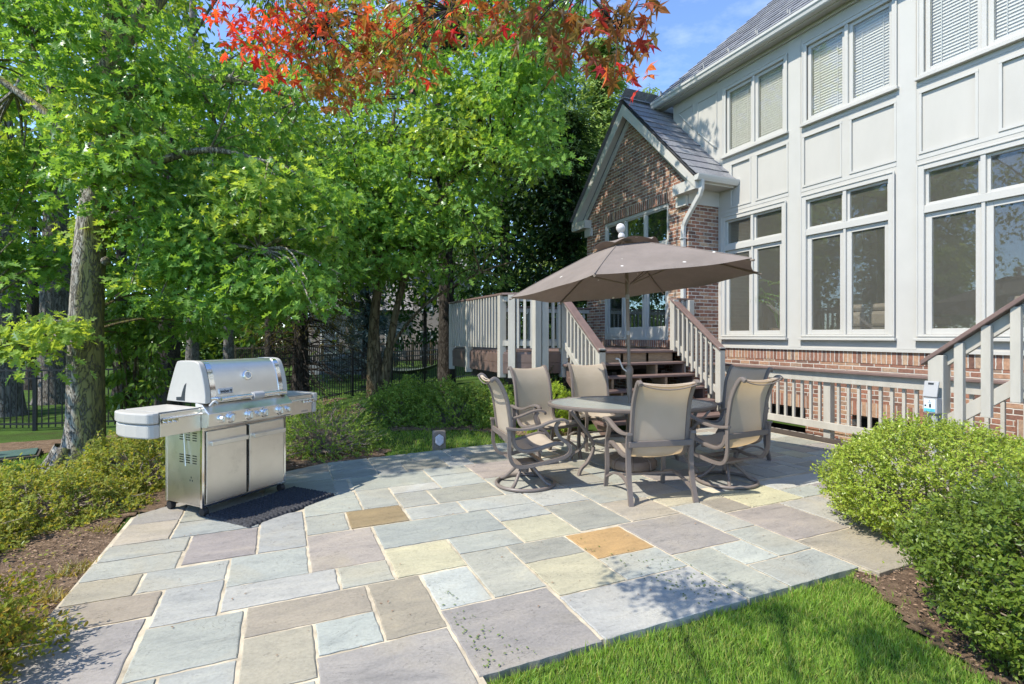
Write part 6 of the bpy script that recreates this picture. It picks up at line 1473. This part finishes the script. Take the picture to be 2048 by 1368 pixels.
# ---- Japanese maple reaching over the camera
def mclust(lst):
    P = []
    for px, py, d, n, sp in lst:
        for k in range(int(n * 1.65)): P.append(at(px + rng.normal(0, sp * 1.05), py + rng.normal(0, sp * .7), d * .84 + rng.normal(0, .09)))
    return np.array(P)
red = mclust([(440, 25, 2.55, 12, 20), (500, 60, 2.5, 26, 34), (560, 40, 2.45, 26, 34), (600, 85, 2.4, 24, 34), (520, 105, 2.5, 16, 26), (570, 150, 2.4, 10, 20), (630, 20, 2.4, 18, 30), (740, 35, 2.3, 8, 26), (880, 30, 2.2, 9, 40), (815, 150, 2.35, 5, 26), (1190, 8, 1.9, 5, 24), (1265, 150, 1.8, 6, 22)])
brz = mclust([(640, 110, 2.35, 40, 44), (700, 60, 2.3, 46, 48), (700, 140, 2.3, 42, 46), (770, 90, 2.25, 46, 48), (680, 190, 2.4, 24, 28), (640, 165, 2.4, 18, 24), (830, 60, 2.2, 34, 44), (800, 130, 2.3, 20, 34), (900, 20, 2.15, 24, 46), (960, 10, 2.1, 12, 34), (660, 10, 2.4, 24, 40), (780, 5, 2.3, 30, 50)])
olv = mclust([(1050, 30, 1.95, 18, 38), (1120, 55, 1.9, 24, 42), (1200, 45, 1.85, 22, 40), (1265, 40, 1.8, 16, 26), (1150, 110, 1.9, 13, 30), (1225, 115, 1.85, 12, 26), (1285, 90, 1.8, 8, 18), (1000, 20, 2.0, 12, 40), (1290, 15, 1.8, 6, 20)])
_q = []
for _k in range(24):
    _h = rng.uniform(2.7, 3.1); _c = np.array([rng.uniform(1.1, 3.3) - .74 * _h, rng.uniform(.75, 1.9) - .05 * _h, _h])
    if HY - F * (_h - CAMH) / max(.2, _c[0] * _fw[0] + _c[1] * _fw[1]) < -40: _q += [_c + rng.normal(0, 1, 3) * np.array([.13, .10, .05]) for _ in range(15)]
olv = np.concatenate([olv, np.array(_q)])   # unseen clumps added to the bough over the camera to shade the lawn
def mleaf(P, size):
    n = len(P); out = sphere(n) * np.array([1, 1, .4]); out[:, 2] -= rnd(n, .25, 1.1)
    nr = np.stack([rng.normal(-.25, .55, n), rng.normal(-.35, .55, n), rnd(n, .2, 1.0)], 1)
    return scatter(MAPLE, P, out, nr, rnd(n, .8, 1.2) * size)
T = MB(); b = Vector((-1.75, -.35, -.03)); top = Vector((-.95, .35, 2.75))
trunk_mesh(T, [b + Vector((0, 0, -.1)), b + Vector((.1, .05, .6)), Vector((-1.45, -.1, 1.6)), top], [.14, .095, .075, .05], n=12, seed=6)
fk = []
for pts, r in (([top, V3(at(420, -160, 1.8)), V3(at(560, -40, 2.0)), V3(at(640, 60, 2.02))], [.014, .009, .006, .003]), ([top, V3(at(640, -330, 1.65)), V3(at(820, -100, 1.9)), V3(at(900, 20, 1.87))], [.014, .009, .006, .003]), ([top, V3(at(760, -560, 1.5)), V3(at(1000, -220, 1.62)), V3(at(1180, -10, 1.58)), V3(at(1240, 60, 1.56))], [.014, .010, .007, .005, .003])):
    trunk_mesh(T, pts, r, n=7, seed=2); fk += pts[2:] + [pts[1].lerp(pts[2], .6)]
for P in (red, brz, olv):
    for i in range(0, len(P), 6):
        c = V3(P[i]); f = min(fk, key=lambda q: (q - c).length); md = f.lerp(c, .5) + Vector((0, 0, .04)); T.tube(cr([f, md, c], 3), list(np.linspace(.0022, .0009, 7)), 4, cap=False)
put_tree('japanese_maple', 'red and bronze japanese maple branches hanging into the top of the view', b, [(*mleaf(red, .045), 0), (*mleaf(brz, .042), 1), (*mleaf(olv, .048), 2)], ['maple_red', 'maple_bronze', 'maple_olive'], T, 'dark_bark', cat='maple tree')

# ---- shrubs
def shrub(name, label, c, rad, leaf, shoots, lsize, per=10, tpl=DIA, group=None, lump=.18, shoot=.075, twigs=40, twig_mat='twig', inner=.72, cat='shrub', seed=1, zmin=0.0, bare=0, spread=1.0, holes=0.0):
    rr = random.Random(seed); base = (c[0], c[1], gz(c[0], c[1])); t = thing(name, label, cat, base, 0, group)
    d = sphere(int(shoots * 1.5)); d = d[d[:, 2] > -.75][:shoots]; n = len(d)
    ln = np.array([mnoise.noise(Vector((float(q[0]) * 2.6 + seed, float(q[1]) * 2.6, float(q[2]) * 2.6))) + .55 * mnoise.noise(Vector((float(q[0]) * 6 + seed, float(q[1]) * 6, float(q[2]) * 6))) for q in d])
    k = rnd(n, inner, 1.0) ** .6
    s = (1 + lump * ln * 1.6) * k
    if holes:
        keep = ln > -holes + rng.normal(0, .08, n); d, s, ln, k = d[keep], s[keep], ln[keep], k[keep]; n = len(d)
    p0 = np.array(c)[None] + d * s[:, None] * np.array(rad)[None]
    low = p0[:, 2] < base[2] + zmin; p0[low, 2] = base[2] + zmin + rnd(low.sum(), 0, .06)
    sd = unit(d * np.array([1, 1, .7]) + np.array([0, 0, .55]) + rng.normal(size=(n, 3)) * .42)
    L_ = rnd(n, .6, 1.5) * shoot
    i = np.repeat(np.arange(n), per); f = rng.uniform(0, 1, n * per); pos = p0[i] + sd[i] * (L_[i] * f)[:, None]
    ld = sd[i] * .55 + sphere(n * per) * .95 * spread; nr = sd[i] * .8 + np.array([0, 0, .35]) + rng.normal(size=(n * per, 3)) * .5
    V_, F_ = scatter(tpl, pos, ld, nr, rnd(n * per, .65, 1.25) * lsize); npmesh('foliage', V_, F_, leaf, t)
    m = MB(); bc = Vector(base)
    for q in range(twigs + bare):
        j = rr.randrange(n); e = V3(p0[j]); s0 = bc + Vector((rr.uniform(-.25, .25) * rad[0], rr.uniform(-.25, .25) * rad[1], 0)); md = s0.lerp(e, .55) + Vector((rr.uniform(-.06, .06), rr.uniform(-.06, .06), .05))
        if q >= twigs: e = e + V3(sd[j]) * rr.uniform(.03, .12)
        m.tube(cr([s0, md, e], 3), list(np.linspace(.008 if q < twigs else .005, .0016, 7)), 4, cap=False)
        if q % 3 == 0: m.tube([md, md.lerp(e, .6) + Vector((rr.uniform(-.1, .1), rr.uniform(-.1, .1), rr.uniform(-.05, .1)))], [.004, .0015], 4, cap=False)
    m.build('stems', twig_mat, t); return t
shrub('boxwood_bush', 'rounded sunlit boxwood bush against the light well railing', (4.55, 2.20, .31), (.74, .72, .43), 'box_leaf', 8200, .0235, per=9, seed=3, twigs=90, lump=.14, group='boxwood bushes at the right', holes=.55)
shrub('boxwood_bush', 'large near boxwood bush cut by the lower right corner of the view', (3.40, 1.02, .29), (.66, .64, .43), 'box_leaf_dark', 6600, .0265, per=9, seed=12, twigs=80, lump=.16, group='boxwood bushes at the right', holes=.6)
shrub('azalea_shrub', 'low azalea at the left edge nearest the bare soil bed', (-2.30, 4.85, -.03), (.60, .54, .25), 'azalea_leaf', 2300, .032, per=8, tpl=OVAL, seed=5, twigs=70, twig_mat='twig_pale', group='low azalea hedge left of the patio', lump=.28, holes=.5, bare=30)
shrub('azalea_shrub', 'middle azalea of the low hedge, below the oak trunk', (-1.82, 5.62, -.02), (.58, .62, .31), 'azalea_leaf', 2600, .032, per=8, tpl=OVAL, seed=6, twigs=70, twig_mat='twig_pale', group='low azalea hedge left of the patio', lump=.28, holes=.5, bare=30)
shrub('azalea_shrub', 'azalea at the end of the low hedge tucked behind the grill', (-1.30, 6.45, .0), (.60, .60, .41), 'azalea_leaf', 2500, .032, per=8, tpl=OVAL, seed=7, twigs=60, twig_mat='twig_pale', group='low azalea hedge left of the patio', lump=.28, holes=.5, bare=30)
shrub('spirea_shrub', 'yellow green spirea with reddish tips in the lower left corner', (-1.50, 2.88, .10), (.44, .55, .36), 'spirea_leaf', 2600, .024, per=9, tpl=OVAL, seed=9, twigs=60, lump=.3, holes=.55, shoot=.10, bare=20)
shrub('twiggy_shrub', 'sparse grey twiggy shrub behind the grill at the back edge of the patio', (.50, 7.0, .14), (.68, .58, .50), 'shade_shrub_leaf', 1700, .028, per=7, tpl=OVAL, seed=10, twigs=190, bare=160, twig_mat='twig_pale', lump=.25, inner=.4)
for k, (x, y, z, r_, lb) in enumerate(((2.05, 9.6, .0, .60, 'leafy shrub left of the deck nearest the twin stemmed tree'), (2.85, 8.95, .0, .62, 'leafy shrub in front of the deck corner'), (3.5, 7.95, .02, .45, 'leafy shrub between the deck corner and the chairs'), (2.5, 10.2, .0, .6, 'leafy shrub beside the dark trunk under the deck'))):
    shrub('shade_shrub', lb, (x, y, z + .02), (r_, r_ * .9, .46), 'shade_shrub_leaf', 1500, .045, per=9, tpl=OVAL, seed=20 + k, twigs=70, lump=.5, holes=.35, bare=30, group='leafy shrubs below the deck', shoot=.12)
shrub('lime_shrub', 'small bright lime green shrub between the two chairs facing the camera', (3.72, 6.95, .30), (.34, .34, .42), 'lime_leaf', 1300, .032, per=9, seed=31, twigs=30, lump=.2)
shrub('dark_shrub', 'dark evergreen shrub under the deck stairs', (3.95, 7.55, .28), (.42, .4, .5), 'dark_leaf', 1000, .04, per=9, seed=33, twigs=30, lump=.2)

# ---- grass
def grass(name, label, region, n, length, keep=None, mat='grass_blade', lean=.35):
    x0, x1, y0, y1 = region; x = rnd(n, x0, x1); y = rnd(n, y0, y1)
    if keep is not None:
        kk = np.array([keep(a, b) for a, b in zip(x, y)]); x, y = x[kk], y[kk]; n = len(x)
    z = np.array([gz(a, b) for a, b in zip(x, y)]); pos = np.stack([x, y, z - .004], 1)
    cl = np.array([mnoise.noise(Vector((a * 5, b * 5, 1))) for a, b in zip(x, y)])
    dirs = np.stack([rng.normal(0, lean, n), rng.normal(0, lean, n), np.ones(n)], 1); nr = np.stack([rng.normal(size=n), rng.normal(size=n), np.zeros(n)], 1)
    V_, F_ = scatter(BLADE, pos, dirs, nr, rnd(n, .5, 1.2) * length * (1 + .5 * cl)); o = npmesh(name, V_, F_, mat); tag(o, label, 'grass', kind='stuff'); return o
rb = bed_mask(BEDS['right'], .12)
def lawn_keep(x, y):
    if y > 2.055 or (x < .74 and y > 1.70): return False
    if x > 3.35: return False
    if rb(x, y): return rng.uniform() < .035
    return True
grass('grass', 'bright green grass in the lower right corner', (.15, 3.3, .55, 2.07), 82000, .048, lawn_keep)
def back_keep(x, y):
    if y < (6.27 + (x - .49) * .08 if x > .49 else 6.3): return False
    return not any(in_poly(x, y, BEDS[k]) for k in ('twig', 'deck', 'left', 'trees'))
grass('grass', 'shaded green grass strip behind the patio', (.2, 4.3, 6.25, 11), 26000, .06, back_keep)
def left_keep(x, y): return not any(in_poly(x, y, BEDS[k]) for k in ('left', 'oak', 'fence')) and y > 5.5 - (x + 2) * 2
grass('grass', 'sunny green grass left of the azalea hedge', (-7.5, -1.0, 5.0, 11.5), 42000, .075, left_keep)
def dk(x, y): return bed_mask(BEDS['left'])(x, y) and (abs(x + 1.16) < .12 + .1 * mnoise.noise(Vector((x, y * 4, 0)))) and mnoise.noise(Vector((x * 3, y * 3.3, 7))) > .05
grass('dry_grass', 'dry yellow grass tufts along the left patio edge', (-1.6, -1.10, 2.2, 4.9), 9000, .085, dk, mat='dry_grass', lean=.8)
# litter of leaves and chips on the soil, clippings on the stones
def litter(name, label, region, n, size, mat, keep, z0=.012, flat=True):
    x0, x1, y0, y1 = region; x = rnd(n, x0, x1); y = rnd(n, y0, y1); kk = np.array([keep(a, b) for a, b in zip(x, y)]); x, y = x[kk], y[kk]; n = len(x)
    pos = np.stack([x, y, np.array([gz(a, b) for a, b in zip(x, y)]) + z0 + rnd(n, 0, .012)], 1); dirs = np.stack([rng.normal(size=n), rng.normal(size=n), rng.normal(0, .12, n)], 1); nr = np.stack([rng.normal(0, .25, n), rng.normal(0, .25, n), np.ones(n)], 1)
    V_, F_ = scatter(DIA, pos, dirs, nr, rnd(n, .4, 1.3) * size); o = npmesh(name, V_, F_, mat); tag(o, label, 'litter', kind='stuff')
litter('leaf_litter', 'brown leaf litter on the left soil bed', (-2.6, -1.12, 1.8, 5.2), 5200, .022, 'litter', lambda x, y: in_poly(x, y, BEDS['left']), .025)
litter('leaf_litter', 'brown leaf litter under the right boxwoods', (2.6, 5, .4, 2.2), 4600, .020, 'litter', lambda x, y: in_poly(x, y, BEDS['right']) and not (y > 2.05 and x < 3.4), .022)
litter('leaf_litter', 'leaf litter below the shrubs at the back', (-.5, 4.4, 6.2, 9.5), 3500, .04, 'litter', lambda x, y: in_poly(x, y, BEDS['twig']) or in_poly(x, y, BEDS['deck']), .03)
x = rnd(900, .8, 3.3); y = 2.1 + np.abs(rng.normal(0, .45, 900)); stripe = np.abs(np.sin(x * 2.2 + y * .6)) < .45; x, y = x[stripe], y[stripe]; n = len(x)
V_, F_ = scatter(DIA, np.stack([x, y, np.full(n, .0105)], 1), np.stack([rng.normal(size=n), rng.normal(size=n), rng.normal(0, .05, n)], 1), np.tile(np.array([[0, 0, 1.0]]), (n, 1)), rnd(n, .008, .022))
o = npmesh('grass_clippings', V_, F_, 'clipping'); tag(o, 'scattered green grass clippings on the front stones', 'clippings', kind='stuff')

def weed_keep(x, y): return bed_mask(BEDS['right'])(x, y) and mnoise.noise(Vector((x * 3.1, y * 3.1, 2))) > .12
litter('weeds', 'small green weeds on the mulch by the right boxwoods', (2.6, 3.6, .6, 2.1), 900, .028, 'lime_leaf', weed_keep, .03)
litter('weeds', 'small green weeds on the left soil bed', (-2.0, -1.12, 2.4, 5.0), 900, .026, 'azalea_leaf', lambda x, y: in_poly(x, y, BEDS['left']) and mnoise.noise(Vector((x * 3.3, y * 3.3, 6))) > .22, .03)

x = rnd(260, -.9, 6.4); y = rnd(260, 2.2, 6.3); V_, F_ = scatter(DIA, np.stack([x, y, np.full(260, .0115)], 1), np.stack([rng.normal(size=260), rng.normal(size=260), rng.normal(0, .1, 260)], 1), np.tile(np.array([[0.1, 0, 1.0]]), (260, 1)), rnd(260, .006, .022))
o = npmesh('fallen_bits', V_, F_, 'litter'); tag(o, 'small brown leaf bits and seeds lying on the patio stones', 'litter', kind='stuff')
